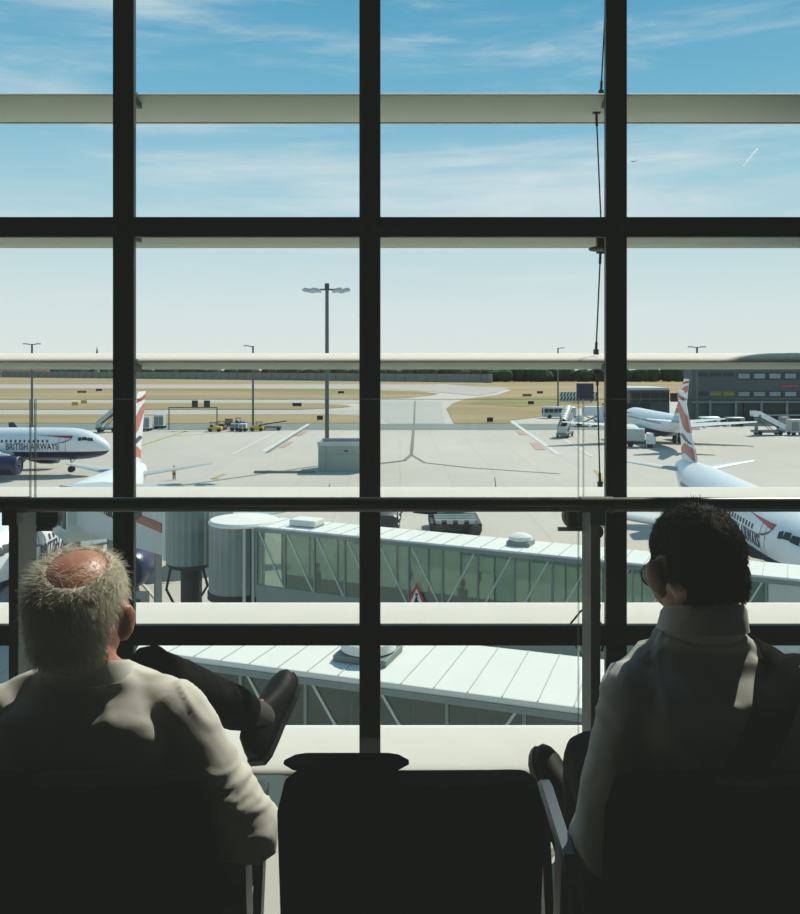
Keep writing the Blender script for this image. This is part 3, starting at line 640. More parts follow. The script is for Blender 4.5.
# ---- boarding bridges ------------------------------------------------------
def glazed_bridge(name, label, A, B, wid, ztop, gh, bay, gm, solid_from=None, brace_flip=None, roof_over=.06, roof_t=.10, ribs=True, sill=.9, support=()):
    A, B = Vector((*A, 0)), Vector((*B, 0)); d = (B-A).normalized(); n = Vector((-d.y, d.x, 0)); L_ = (B-A).length
    t = thing(name, label, 'boarding bridge', (A.x, A.y, GZ), math.atan2(d.y, d.x))
    zt = ztop-GZ; zb = zt-gh
    # local frame: x along, y across (0 = near wall), z up from the apron
    MB().box((L_/2, wid/2, zt+roof_t/2), (L_+.2, wid+2*roof_over, roof_t)).build('roof', 'roofw', t, None, .03)
    if ribs:
        for i in range(int(L_/.62)): MB().box((.3+i*.62, wid/2, zt+roof_t+.008), (.022, wid+2*roof_over-.06, .02)).build('roof_seam', 'seam', t)
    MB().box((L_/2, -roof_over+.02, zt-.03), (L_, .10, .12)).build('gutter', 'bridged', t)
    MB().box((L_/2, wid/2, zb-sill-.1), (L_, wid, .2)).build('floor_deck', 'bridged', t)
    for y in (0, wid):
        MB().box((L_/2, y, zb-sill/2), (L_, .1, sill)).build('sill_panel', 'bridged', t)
        nb = int(L_/bay)
        for i in range(nb+1):
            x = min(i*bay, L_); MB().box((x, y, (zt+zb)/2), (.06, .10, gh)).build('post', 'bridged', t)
            if i < nb and y == 0:
                if solid_from is not None and x >= solid_from: MB().box((x+bay/2, y, (zt+zb)/2), (bay-.1, .06, gh)).build('solid_panel', 'bridge', t); continue
                MB().box((x+bay/2, y, (zt+zb)/2), (bay-.09, .02, gh)).build('glass_panel', gm, t)
                up = brace_flip is not None and x >= brace_flip
                MB().bar((x+.05, y-.02, zb if up else zt), (x+bay-.05, y-.02, zt if up else zb), .045, .05).build('brace', 'frameg', t)
            elif i < nb: MB().box((x+bay/2, y, (zt+zb)/2), (bay-.09, .02, gh)).build('glass_panel', gm, t)
    for xs in support:
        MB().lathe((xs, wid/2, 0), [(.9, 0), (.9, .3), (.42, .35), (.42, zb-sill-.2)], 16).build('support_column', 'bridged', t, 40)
    return t, d, n
b1, d1, n1 = glazed_bridge('boarding_bridge', 'upper white-roofed glazed boarding bridge, farther of the two, with people inside', (-5.05, 30), (13.7, 21.2), 1.65, EYE-5.84, 1.97, 1.18, 'g_bridge', 16.4, 7.0, support=(3.5, 14))
def roof_unit(parent, x, y, z, kind, q=1.0):
    if kind == 'dome':
        MB().box((x, y, z+.07), (1.1*q, 1.0*q, .14)).build('roof_unit_base', 'bridged', parent, None, .03)
        MB().lathe((x, y, z+.12), [(.42*q, 0), (.55*q, .06*q), (.52*q, .22*q), (.3*q, .33*q), (.02, .36*q)], 20).build('roof_unit', 'roofw', parent, 50)
    else: MB().box((x, y, z+.14), (1.3*q, .9*q, .22)).build('roof_unit', 'roofw', parent, None, .05); MB().box((x, y, z+.02), (1.25*q, .85*q, .05)).build('roof_unit_base', 'bridged', parent)
zr1 = EYE-5.84-GZ+.10
roof_unit(b1, 9.35, .95, zr1, 'dome', .68); roof_unit(b1, 1.6, .75, zr1, 'slab', .8)
for x, z in ((5.95, -.35), (8.3, -.2), (10.7, -.85)):
    h = MB().box((x, .07, zr1-.75+z), (.11, .02, .34)).build('hazard_strip', 'yellow', b1); MB().box((x, .055, zr1-.75+z), (.11, .02, .1)).build('black_band', 'dark', h)
sg = MB().faces([(5.82, -.10, zr1-2.15), (6.62, -.10, zr1-2.15), (6.22, -.10, zr1-1.3)], [(0, 1, 2)]).build('warning_sign', 'red', b1)
MB().faces([(5.95, -.115, zr1-2.08), (6.49, -.115, zr1-2.08), (6.22, -.115, zr1-1.5)], [(0, 1, 2)]).build('sign_face', 'white', sg)
sy = MB()
for q in (((6.10, -.125, zr1-2.03), (6.18, -.125, zr1-2.03), (6.27, -.125, zr1-1.74), (6.2, -.125, zr1-1.74)), ((6.27, -.125, zr1-2.03), (6.35, -.125, zr1-2.03), (6.24, -.125, zr1-1.80), (6.17, -.125, zr1-1.80)), ((6.18, -.125, zr1-1.72), (6.27, -.125, zr1-1.72), (6.27, -.125, zr1-1.64), (6.18, -.125, zr1-1.64))): sy.faces(q, [(0, 1, 2, 3)])
sy.build('sign_symbol', 'dark', sg)
b2, d2, n2 = glazed_bridge('boarding_bridge', 'lower white-roofed glazed boarding bridge, nearest the window', (-8.4, 18.52), (8.0, 12.8), 2.15, EYE-5.95, 1.97, 1.40, 'g_dark', None, 8.8, .2, .14, support=(4, 12.5))
roof_unit(b2, 7.9, .95, EYE-5.95-GZ+.14, 'dome')
# rotundas and the tunnel to the left airliner
rbase = Vector((-5.95, 31.0, GZ)); t = None; rparts = []
zt = EYE-5.82-GZ
rb = MB(); rings = []
for z in (zt-2.45, zt): rings.append([Vector(((.98+.03*(k % 2))*math.cos(2*math.pi*k/48), (.98+.03*(k % 2))*math.sin(2*math.pi*k/48), z)) for k in range(48)])
rb.loft(rings); t = rb.build('rotunda_drum', 'bridged'); t.parent = b1
t.matrix_parent_inverse = (Matrix.Translation(b1.location) @ Matrix.Rotation(b1.rotation_euler.z, 4, 'Z')).inverted(); t.location = rbase; MB().lathe((.25, 0, zt), [(1.25, 0), (1.28, .06), (1.2, .14), (.02, .2)], 32).build('cap', 'roofw', t, 40)
MB().lathe((0, 0, 0), [(1.2, 0), (1.2, .3), (.55, .35), (.55, zt-3.0), (1.05, zt-2.7), (1.05, zt-2.45)], 24).build('pedestal', 'dark', t, 40)
for a in (-1.15, -.85, -.6): MB().bar((1.12*math.cos(a), 1.12*math.sin(a), zt-2.9), (1.12*math.cos(a), 1.12*math.sin(a), zt-.05), .10, .10).build('rib', 'bridge', t)
MB().box((.85, -.55, zt-1.2), (.25, .5, 2.6)).build('end_frame', 'bridge', t, None, .02)
t = thing('bridge_cabin_drum', 'taller dark ribbed drum on a single column, left of white-capped drum', 'rotunda', (-7.95, 32.2, GZ))
zt = P(0, 500, 32).z-GZ; zb = P(0, 563, 32).z-GZ
rings = [[Vector(((.86+.025*(k % 2))*math.cos(2*math.pi*k/44), (.86+.025*(k % 2))*math.sin(2*math.pi*k/44), z)) for k in range(44)] for z in (zb, zt)]
MB().loft(rings).build('drum', 'bridged', t); MB().lathe((0, 0, zb-.25), [(.5, 0), (.8, .1), (.9, .25)], 24).build('collar', 'dark', t, 40)
MB().lathe((.05, 0, 0), [(.8, 0), (.8, .3), (.40, .4), (.40, zb-.2)], 20).build('column', 'dark', t, 40); MB().lathe((0, 0, zt), [(.95, 0), (.95, .12), (.02, .25)], 24).build('cap', 'roofw', t, 40)
hs = MB()
hs.tube([(-.6, -.5, zb-.1), (-.75, -.55, zb-.9), (-.5, -.4, zb-1.5), (-.3, -.3, zb-1.7)], .05, 6); hs.build('hose', 'dark', t); MB().tube([(.6, -.5, zb-.1), (.75, -.4, zb-.8), (.5, -.3, zb-1.2)], .05, 6).build('hose', 'dark', t)
# solid tunnel
A = Vector((-8.2, 34.6, 0)); B = Vector((-18.4, 49.2, 0)); dd = (B-A).normalized(); Lt = (B-A).length
t = thing('boarding_tunnel', 'solid grey boarding tunnel with brown stripe leading to the left airliner', 'boarding bridge', (A.x, A.y, GZ), math.atan2(dd.y, dd.x))
z0, z1 = 6.3, 4.8
rr = lambda x, z, s: [Vector((x, -1.35*s, z)), Vector((x, 1.35*s, z)), Vector((x, 1.35*s, z+2.3*s)), Vector((x, -1.35*s, z+2.3*s))]
MB().loft([rr(0, z0, 1), rr(Lt*.68, z0-(z0-z1)*.68, 1)]).build('outer_tunnel', 'lgrey', t); MB().loft([rr(Lt*.62, z0-(z0-z1)*.62+.12, .92), rr(Lt, z1+.12, .92)]).build('inner_tunnel', 'lgrey', t)
MB().bar((.5, 1.37, 7.35), (3.6, 1.37, 7.3), .03, .38).build('stripe', 'brown', t)
MB().box((0, 0, z0+1.1), (.3, 2.9, 2.5)).build('end_frame', 'bridge', t)
MB().box((Lt-1.6, .1, z1+.85), (3.6, 3.1, 2.6)).build('cabin', 'bridge', t, None, .05)
for x in (-2.7, -1.55, -.4): MB().box((Lt-.05+x, 1.68, z1+1.0), (.75, .06, 1.5)).build('cabin_window', 'bdark', t)
for x, s in ((Lt*.42, 1), (Lt*.86, 1)):
    dr = MB(); dr.bar((x, -.9, .5), (x, -.9, z1+.4), .3, .3); dr.bar((x, .9, .5), (x, .9, z1+.4), .3, .3); dr.bar((x, -1, 1), (x, 1, 1), .4, .4); c = dr.build('drive_column', 'grey', t)
    for y in (-.9, .9): MB().lathe((x, y, .5), [(.2, -.2), (.5, -.2), (.5, .2), (.2, .2)], 16, 'y').build('wheel', 'dark', c, 40)
me = text_mesh('HSBC', .66)
for v in me.vertices: v.co = Vector((7.75-v.co.x, 1.37+v.co.z, 6.95+v.co.y))
link('bank_lettering', me, 'dark', t)
for k in (-1, 1):
    hx = 7.75-1.45*k
    for s in (-1, 1): MB().faces([(hx, 1.37, 6.95), (hx+s*.35, 1.37, 6.72), (hx+s*.35, 1.37, 7.18)], [(0, 1, 2)]).build('bank_emblem', 'red', t)
for i, (x, y, D, sz, m, nm, lb) in enumerate(((60, 548, 48, (3.2, 2, 1.8), 'dark', 'ground_power_unit', 'dark generator cart under the left boarding tunnel'), (122, 562, 44, (2.4, 1.6, 1.5), 'dsteel', 'ground_power_unit', 'small dark generator cart beside the left mullion, under the tunnel'))):
    pp = P(x, 0, D); t = thing(nm, lb, 'generator', (pp.x, D, GZ)); MB().box((0, 0, .5+sz[2]/2), sz).build('housing', m, t, None, .06); wheels(t, (-sz[0]*.3, sz[0]*.3), sz[1]*.45, .35); MB().box((0, -sz[1]/2-.02, .5+sz[2]*.55), (sz[0]*.6, .05, sz[2]*.4)).build('grille', 'bdark', t); MB().box((sz[0]*.3, -sz[1]/2-.03, .65), (.5, .05, .15)).build('marker', 'yellow', t)
# ================================================================ THE LOUNGE
DW = 5.2
struct(MB().box((0, -.75, -.15), (14, 7.1, .3)).build('floor', 'floor'))
struct(MB().box((0, 2.45, .004), (14, .6, .008)).build('trim_0', 'fin'))
struct(MB().box((0, .6, 7.35), (14, 9.4, .3)).build('ceiling', 'ceil'))
struct(MB().box((0, -4.3, 3.4), (14, .2, 8)).build('wall_back', 'wall'))
struct(MB().box((-6.9, .5, 1.7), (.2, 9.4, 11.6)).build('wall_left', 'wall')); struct(MB().box((6.9, .5, 1.7), (.2, 9.4, 11.6)).build('wall_right', 'wall'))
struct(MB().box((0, 4.95, -4.15), (14, 4.3, .2)).build('floor_lower', 'wall')); struct(MB().box((0, 2.7, -2.2), (14, .15, 3.8)).build('wall_lower', 'wall'))
SP = 245.5/F*DW; mx0 = (370-400)/F*DW
mxs = [mx0+SP*i for i in range(-4, 5)]
zts = [P(0, 227.5, DW).z+2.49*k for k in (-2, -1, 0, 1, 2)]
nt_ = 0
for x in mxs:
    nt_ += 1; mb = MB(); mb.box((x, DW, 1.75), (.128, .05, 11.6)); mb.box((x, DW-.03, 1.75), (.05, .012, 11.6)); mb.box((x, DW+.06, 1.75), (.05, .08, 11.6)); struct(mb.build('trim_%d' % nt_, 'frame', None, None, .004))
for z in zts:
    nt_ += 1; mb = MB(); mb.box((0, DW, z), (13.6, .048, .122)); mb.box((0, DW-.03, z), (13.6, .012, .05)); struct(mb.build('trim_%d' % nt_, 'frame', None, None, .004))
wn = 0
for xa, xb in zip(mxs, mxs[1:]):
    for za, zb in zip(zts, zts[1:]):
        wn += 1; struct(MB().box(((xa+xb)/2, DW+.03, (za+zb)/2), (xb-xa-.12, .012, zb-za-.11)).build('window_%d' % wn, 'g_win'))
# sunshade blades
names = ['topmost pale sunshade blade crossing the deep blue sky, seen from below', 'pale sunshade blade just under the upper dark transom', 'white sunshade blade crossing the view at the horizon', 'white sunshade blade half hidden behind the black handrail', 'white rounded sunshade blade just above the lower dark transom', 'lowest white sunshade blade, broad strip just over the seat tops']
fz = [1.70, .835, .005, -.935, -1.75, -2.615]
for h, lb in zip(fz, names):
    z = EYE+h; t = thing('sunshade_blade', lb, 'sunshade', (0, 5.71, z), 0, 'sunshade blades outside the window')
    t.rotation_euler = (R(4), 0, 0)
    up_ = [(-.31, .022), (-.30, .034), (-.275, .042), (-.22, .047), (.24, .047), (.29, .040), (.31, .022)]
    lo_ = [(.31, .021), (.295, -.012), (.25, -.034), (.12, -.050), (-.08, -.042), (-.20, -.012), (-.29, .012), (-.31, .021)]
    bl = MB().loft([[Vector((x, y, zz)) for y, zz in up_] for x in (-6.4, 6.4)]).build('blade', 'fin', t, 35)
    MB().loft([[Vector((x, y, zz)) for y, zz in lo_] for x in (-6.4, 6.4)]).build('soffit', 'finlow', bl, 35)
    MB().loft([[Vector((x, y, zz)) for y, zz in ((.20, -.044), (.255, -.036), (.297, -.014), (.297, -.018), (.255, -.041), (.20, -.049))] for x in (-6.4, 6.4)]).build('edge_trim', 'fin', bl)
    for x in mxs: MB().box((x, -.36, 0), (.03, .3, .08)).build('bracket', 'dsteel', t)
# tie rods
for pts, lb in ((((607, -25), (601, 93)), 'thin dark tie rod above the topmost sunshade blade, by the right mullion'), (((596.3, 112), (601.3, 229)), 'thin dark tie rod hanging below the topmost blade, by the right mullion'), (((600.5, 252), (596, 352)), 'thin tie rod with end fittings ending on the horizon blade'), (((597, 372), (600, 484)), 'thin faint tie rod below the horizon blade beside right mullion'), (((600, 520), (598, 606)), 'thin tie rod behind the handrail post by right mullion')):
    a, b = P(*pts[0], 5.62), P(*pts[1], 5.62); d = (b-a); t = thing('tie_rod', lb, 'rod', a)
    MB().tube([(0, 0, 0), d], .005, 8).build('rod', 'dsteel', t, 40)
    MB().tube([d*.0, d*.12], .009, 8).build('turnbuckle', 'dsteel', t, 40); MB().tube([d*.9, d], .009, 8).build('turnbuckle', 'dsteel', t, 40)
    MB().box((0, 0, 0), (.05, .03, .02)).build('clevis', 'black', t)
    MB().box(d, (.03, .03, .035)).build('clevis', 'dsteel', t)
for px, py, lb, s in ((596, 249, 'dark rounded bracket under the upper transom beside right mullion', .55), (586, 632, 'small bracket with cables on lower transom beside the handrail post', .8)):
    p = P(px, py, 5.36); t = thing('cable_bracket', lb, 'bracket', p)
    MB().ell((0, 0, 0), (.085*s, .06, .028*s), n=14, m=8).build('body', 'black', t, 40); MB().box((.06*s, .02, .04), (.05, .05, .10)).build('plate', 'dsteel', t)
    if s > .6: MB().tube([(-.06, 0, 0), (-.10, -.02, .06), (-.04, -.03, .14), (.05, -.02, .18)], .007, 6).build('cable', 'black', t)
    if s > .6: MB().tube([(.0, 0, -.0), (-.07, -.02, -.08), (-.02, 0, -.16), (.06, 0, -.2)], .007, 6).build('cable', 'black', t); MB().tube([(.05, 0, .1), (.12, -.02, .02), (.10, 0, -.12)], .01, 6).build('cable', 'dsteel', t)
# column added beyond the right edge of the view to shade the blade ends
t = thing('shading_column', 'white steel column standing outside the right end of the window', 'column', (6.75, 9.95, GZ))
MB().lathe((.15, 0, 0), [(.9, 0), (.8, .3), (.72, .5), (.72, 19.8), (.9, 20.2)], 24).build('shaft', 'fin', t, 40); MB().lathe((.15, 0, 20.2), [(1.1, 0), (1.1, .3), (.4, .5)], 24).build('head', 'dsteel', t, 40)

# balustrade
bal = thing('balustrade', 'dark handrail on flat posts with tall frameless glass panels before the window', 'railing', (0, 2.6, 0))
zh = P(0, 504.5, 2.6).z
MB().tube([(-5.5, 0, zh), (0, 0, zh), (5.5, 0, zh)], .0225, 20).build('handrail', 'rail', bal, 60)
posts = [-1.185+1.785*k for k in (-2, -1, 0, 1, 2)]
for x in posts:
    p = MB().box((x, .07, .53), (.030, .13, 1.06)).build('post', 'post', bal, None, .003); MB().box((x, .09, .012), (.10, .16, .024)).build('base_plate', 'dsteel', p)
    MB().box((x, .0, zh-.035), (.045, .045, .05)).build('rail_bracket', 'black', p); MB().tube([(x-.05, 0, zh), (x+.05, 0, zh)], .0245, 20).build('rail_sleeve', 'black', p, 60)
    s = -1 if x > 0 else 1
    cx_ = (583-400)/F*2.9-.60 if x > 0 else .02
    dz = P(0, 514, 2.86).z
    MB().lathe((x+s*.005-.012 if x > 0 else x+.015, .225, dz), [(.002, -.02), (.043, -.02), (.046, 0), (.043, .02), (.002, .02)], 20, 'y').build('glass_clamp', 'black', p, 40)
    MB().lathe((x+.03 if x > 0 else x-.03, .14, P(0, 531, 2.74).z), [(.002, -.02), (.022, -.02), (.025, 0), (.022, .02), (.002, .02)], 16, 'y').build('clamp_knob', 'black', p, 40)
    MB().bar((x-.08, .20, P(0, 529, 2.8).z), (x+.04, .20, P(0, 529, 2.8).z), .012, .012).build('clamp_pin', 'post', p)
jx = [-1.2025+1.795*k for k in (-2, -1, 0, 1, 2)]
for xa, xb in zip(jx, jx[1:]):
    MB().box(((xa+xb)/2, .185, .725), (xb-xa-.012, .012, 1.35)).build('glass_panel', 'g_bal', bal)
    MB().box(((xa+xb)/2, .185, 1.4015), (xb-xa-.012, .012, .003)).build('glass_edge', 'joint', bal)
    for x in (xa+.008, xb-.008): MB().box((x, .185, .725), (.004, .013, 1.35)).build('glass_edge', 'joint', bal)

# ---- seating bench
bench = thing('beam_seat', 'black three-place beam seat with steel armrests, middle place empty', 'seating', (0, 1.6, 0))
SX = [-.527, .018, .563]
def lerp3(a, b, u): return a+(b-a)*u
for sx in SX:
    # backrest: rounded slab leaning back
    rings = []
    for i in range(9):
        u = i/8; z = .40+.43*u; y = -.115-.085*u; hw = .2215*(1 if u < .9 else 1-.06*((u-.9)/.1)**2); th = .028
        ring = []
        for k in range(28):
            a = 2*math.pi*k/28; c, s = math.cos(a), math.sin(a)
            ring.append(Vector((sx+hw*math.copysign(abs(c)**.25, c), y+th*math.copysign(abs(s)**.6, s)+.012*(1-abs(c))*(-1), z)))
        rings.append(ring)
    top = rings[-1]; cxv = sum(top, Vector())/len(top)
    rings.append([cxv+(p-cxv)*.93+Vector((0, 0, .012)) for p in top]); rings.append([cxv+Vector(((p-cxv).x*.9, (p-cxv).y*.45, .017)) for p in top])
    MB().loft(rings).build('backrest', 'leather', bench, 50)
    # seat pad
    rings = []
    for i in range(9):
        u = i/8; y = -.12+.50*u; zc = .425+.03*u-(.03 if u > .95 else 0); ring = []
        for k in range(24):
            a = 2*math.pi*k/24; c, s = math.cos(a), math.sin(a); ring.append(Vector((sx+.222*math.copysign(abs(c)**.3, c), y, zc+.035*math.copysign(abs(s)**.6, s)*(1 if u < .95 else .5))))
        rings.append(ring)
    MB().loft(rings).build('seat', 'leather', bench, 50)
    MB().bar((sx, -.12, .40), (sx, .10, .30), .06, .04).build('seat_bracket', 'dsteel', bench)
for ax in (-.8, -.284, .296, .835):
    arm = MB(); arm.loft([[Vector((ax+x*.62, y, z+zz)) for x, zz in ((-.018, -.014), (.018, -.014), (.022, 0), (.016, .012), (-.016, .012), (-.022, 0))] for y, z in ((-.125, .63), (-.115, .65), (0, .655), (.10, .66), (.14, .655), (.15, .64))])
    a = arm.build('armrest', 'steel', bench, 40)
    sup = MB(); sup.bar((ax, -.02, .36), (ax, -.06, .645), .018, .06); sup.bar((ax, .17, .645), (ax, .08, .36), .018, .04); sup.build('armrest_support', 'dsteel', a)
MB().bar((-.85, .06, .30), (.87, .06, .30), .06, .08).build('beam', 'dsteel', bench)
for lx in (-.5, .54):
    lg = MB(); lg.bar((lx, .06, .27), (lx, .06, .03), .05, .07); lg.bar((lx, -.22, .02), (lx, .36, .02), .06, .04); lg.build('leg', 'dsteel', bench)
# dark pad along the top of the empty seat
rings = []
xL, xR = P(283, 0, 1.40).x, P(409, 0, 1.40).x
for i in range(13):
    u = i/12; x = xL+(xR-xL)*u; e = min(u, 1-u)*8; k = min(1, e)**.45 if e > 0 else .12
    rings.append([Vector((x, 1.412+.028*math.cos(a)*max(k, .25), .857+.009*math.sin(a)*max(k, .2))) for a in [2*math.pi*q/14 for q in range(14)]])
tag(MB().loft(rings).build('headrest_pad', 'leather', None, 60), 'thin black pad lying on the left half of the empty seat\'s back', 'pad')

# ---------------------------------------------------------------- people
def head_prims(mb, Mx, old=False):
    e = lambda c, r, rot=None: mb.ell(Mx @ Vector(c), r, (Mx.to_3x3() @ (rot or Matrix.Identity(3))), 24, 16)
    e((0, -.012, .035), (.075, .098, .084)); e((0, -.03, -.02), (.066, .07, .06)); e((0, .03, -.03), (.060, .066, .084)); e((0, .045, -.075), (.045, .048, .038)); e((0, .078, -.096), (.022, .02, .018))
    mb.cone(Mx @ Vector((0, .090, .015)), Mx @ Vector((0, .112, -.028)), .009, .014); e((.012, .1, -.034), (.009, .011, .008)); e((-.012, .1, -.034), (.009, .011, .008))
    e((0, .077, .026), (.050, .018, .012)); e((0, .092, -.058), (.024, .012, .006)); e((0, .090, -.068), (.021, .012, .007))
    for s in (-1, 1):
        e((s*.040, .062, -.028), (.024, .026, .03)); rot = Matrix.Rotation(s*R(-24), 3, 'Z') @ Matrix.Rotation(R(-8), 3, 'X')
        e((s*.0875, -.006, -.004), (.009, .022, .036), rot); e((s*.078, .004, -.03), (.010, .012, .014), rot)
def hand_prims(mb, wrist, d, up, curl=.5, thumb=1):
    """palm, four unequal fingers, thumb off the palm's side; d = finger direction, up = back of the hand"""
    d = Vector(d).normalized(); up = Vector(up); up = (up-d*up.dot(d)).normalized(); s = d.cross(up); w = Vector(wrist)
    for k in (-.026, -.009, .009, .026): mb.cone(w+d*.02+s*k*.8, w+d*.088+s*k, .014, .011, 10)
    for k, ln in ((-.030, .068), (-.010, .082), (.010, .076), (.029, .060)):
        p = w+d*.092+s*k; a = 0
        for seg, f, r in ((.45, .35, .0088), (.32, .9, .0082), (.23, .7, .0074)):
            a += curl*f; q = p+(d*math.cos(a)-up*math.sin(a))*ln*seg; mb.cone(p, q, r, r*.93, 10); p = q
    p = w+d*.03-s*thumb*.028; q = p+(d*.55-s*thumb*.75-up*.25).normalized()*.042; mb.cone(p, q, .012, .0105, 10)
    mb.cone(q, q+(d*.85-s*thumb*.25-up*.35).normalized()*.032, .0105, .0085, 10)
def torso(mb, secs, grow=0):
    mb.loft([[Vector((x+(w+grow)*math.copysign(abs(math.cos(a))**.85, math.cos(a)), y+(d+grow)*math.copysign(abs(math.sin(a))**.9, math.sin(a)), z)) for a in [2*math.pi*k/32 for k in range(32)]] for x, y, z, w, d in secs])
def limb(mb, pts, rs, grow=0):
    for (a, b, r0, r1) in zip(pts, pts[1:], rs, rs[1:]): mb.cone(a, b, r0+grow, r1+grow)
def shoe(parent, heel, toe_dir, up, m='shoe', L_=.285):
    x = Vector(toe_dir).normalized(); z = Vector(up); z = (z-x*z.dot(x)).normalized(); y = z.cross(x); h = Vector(heel)
    secs = [(0, .020, .055), (.02, .032, .085), (.07, .036, .098), (.11, .037, .088), (.15, .041, .068), (.20, .047, .052), (.245, .042, .044), (.272, .028, .034), (.285, .010, .022)]
    k_ = L_/.285; up_ = MB(); rings = []
    for px, hw, ht in secs:
        rings.append([h+x*px*k_+y*hw*c+z*(.018+max(0, s)*ht+min(0, s)*.006) for c, s in [(math.copysign(abs(math.cos(a))**.7, math.cos(a)), math.sin(a)) for a in [2*math.pi*q/20 for q in range(20)]]])
    o = up_.loft(rings).build('shoe', m, parent, 60)
    so = MB(); so.loft([[h+x*px*k_+y*(hw+.004)*c+z*q for c, q in ((-1, 0), (1, 0), (1, .02), (-1, .02))] for px, hw, ht in [(-.004, .020, 0)]+secs[1:-1]+[(.289, .012, 0)]]); so.build('sole', 'black', o)
    return o
def displace(me, amp, sc, seed, fine=.0):
    """soft cloth folds: ridges running down and across the garment"""
    off = Vector((seed, seed*2.3, -seed))
    ns = [v.normal.copy() for v in me.vertices]
    for v, n in zip(me.vertices, ns):
        p = v.co; wob = noise.noise(p*5+off)*.35
        q = Vector((p.x*1.5+p.z*.8+wob, p.y*.7, p.z*.45-p.x*.5))*sc+off
        q2 = Vector((p.x*.5-p.z*1.3+wob, p.y*.8, p.z*.6+p.x*.7))*sc*1.5-off
        k = (1-abs(noise.noise(q))*2.4); k2 = max(0, 1-abs(noise.noise(q2))*3.2)
        m_ = .35+.65*max(0, min(1, .5+noise.noise(p*4-off)*1.5))
        v.co = p+n*(amp*m_*(k*.75+k2*.45-.4)+fine*noise.noise(p*sc*2.7+off))
def scalp(me, Mx, rule):
    Mi = Mx.inverted(); out = []
    for f in me.polygons:
        c = Mi @ f.center
        if -.12 < c.z < .14 and abs(c.x) < .095 and abs(c.y) < .13 and rule(c): out.append(f)
    return out
def hair(parent, body, Mx, rule, m, thick, count, length, lift, comb, wid=.0006, jitter=.3, cap=True, name='hair'):
    fs = scalp(body, Mx, rule)
    if cap:
        used = {}; vs_, fc = [], []
        cnt = {}
        for f in fs:
            for i in f.vertices: cnt[i] = cnt.get(i, 0)+1
        for f in fs:
            idx = []
            for i in f.vertices:
                if i not in used:
                    v = body.vertices[i]; edge = cnt[i] < 4
                    used[i] = len(vs_); vs_.append(v.co+v.normal*(thick*(.15 if edge else .8+.35*noise.noise(v.co*60)+.25*noise.noise(v.co*150))))
                idx.append(used[i])
            fc.append(idx)
        me = bpy.data.meshes.new('hair_cap'); me.from_pydata([tuple(v) for v in vs_], [], fc); me.polygons.foreach_set('use_smooth', [True]*len(fc))
        hc = link(name, me, m, parent)
    sv, sf = [], []
    for i in range(count):
        f = random.choice(fs); vsx = [body.vertices[k].co for k in f.vertices]; w_ = [random.random() for _ in vsx]; tw = sum(w_)
        p = sum((v*k for v, k in zip(vsx, w_)), Vector())/tw+f.normal*thick*.6; lc = Mx.inverted() @ p
        d = (f.normal*lift+(Mx.to_3x3() @ Vector(comb(lc)))+Vector((random.uniform(-1, 1), random.uniform(-1, 1), random.uniform(-1, 1)))*jitter).normalized()
        ln = length*random.uniform(.5, 1.2); side = d.cross(Vector((random.uniform(-1, 1), random.uniform(-1, 1), random.uniform(-1, 1)))).normalized()
        b = len(sv); q = p; seg = 3
        for k in range(seg+1):
            wk = wid*(1-.75*k/seg); sv += [q-side*wk, q+side*wk]
            d = (d+Vector((0, 0, -.22))*(length/.03)*.5+f.normal*-.05).normalized(); q = q+d*ln/seg
        for k in range(seg): sf.append((b+2*k, b+2*k+1, b+2*k+3, b+2*k+2))
    me = bpy.data.meshes.new('strands'); me.from_pydata([tuple(v) for v in sv], [], sf); me.polygons.foreach_set('use_smooth', [True]*len(sf))
    link('hair_strands', me, m, hc if cap else parent)
def collar(parent, c, rx, ry, h, m, tilt=0.0, gap=35, flare=.014):
    pr = [(0.002, -.012), (-.001, h*.55), (.0, h), (.004, h+.003), (.009, h*.9), (flare, h*.25), (flare+.002, h*.12), (flare-.003, h*.10)]
    rings = []; n = 48
    for i in range(n+1):
        a = R(90+gap+(360-2*gap)*i/n); cs, sn_ = math.cos(a), math.sin(a); back = -sn_
        e = min(i, n-i)/n; ext = 1+1.0*max(0, .08-e)/.08*.5
        rings.append([Vector((c[0]+(rx+o)*cs, c[1]+(ry+o)*sn_+tilt*z, c[2]+z*(1+.25*back)*(ext if z < h*.5 and o > .005 else 1)-(.012*(1-back)))) for o, z in pr])
    return MB().loft(rings, True, True).build('collar', m, parent, 60)
def eyes(parent, Mx):
    for s in (-1, 1):
        e = MB().ell(Mx @ Vector((s*.031, .078, .006)), (.0125,)*3, None, 14, 10).build('eye', 'eye', parent, 60); MB().ell(Mx @ Vector((s*.031, .0885, .006)), (.006, .003, .006), Mx.to_3x3(), 12, 8).build('iris', 'iris', e, 60)

# -------- older man, left
X = -.568
old = thing('person', 'older balding white-haired man in a cream shirt, seen from behind, legs crossed', 'person', (X, 1.6, 0))
oldM = old
Mh = Matrix.Translation(Vector((-.572, 1.525, 1.069))) @ Matrix.Rotation(R(-8), 4, 'Z') @ Matrix.Rotation(R(10), 4, 'X') @ Matrix.Rotation(R(3), 4, 'Y')
secs = [(X, 1.67, .47, .17, .115), (X, 1.66, .55, .182, .125), (X, 1.62, .66, .176, .125), (X, 1.58, .76, .178, .122), (X, 1.555, .84, .178, .110), (X, 1.562, .89, .160, .092), (X, 1.572, .932, .108, .068), (X, 1.56, .972, .062, .057)]
Sr, Er, Wr = Vector((X+.152, 1.555, .872)), Vector((-.272, 1.515, .690)), Vector((-.345, 1.74, .65))
Sl, El, Wl = Vector((X-.152, 1.555, .872)), Vector((-.862, 1.53, .690)), Vector((-.815, 1.745, .695))
hipL, kneeL, ankL = Vector((-.635, 1.67, .53)), Vector((-.594, 2.02, .776)), Vector((-.402, 2.33, .556))
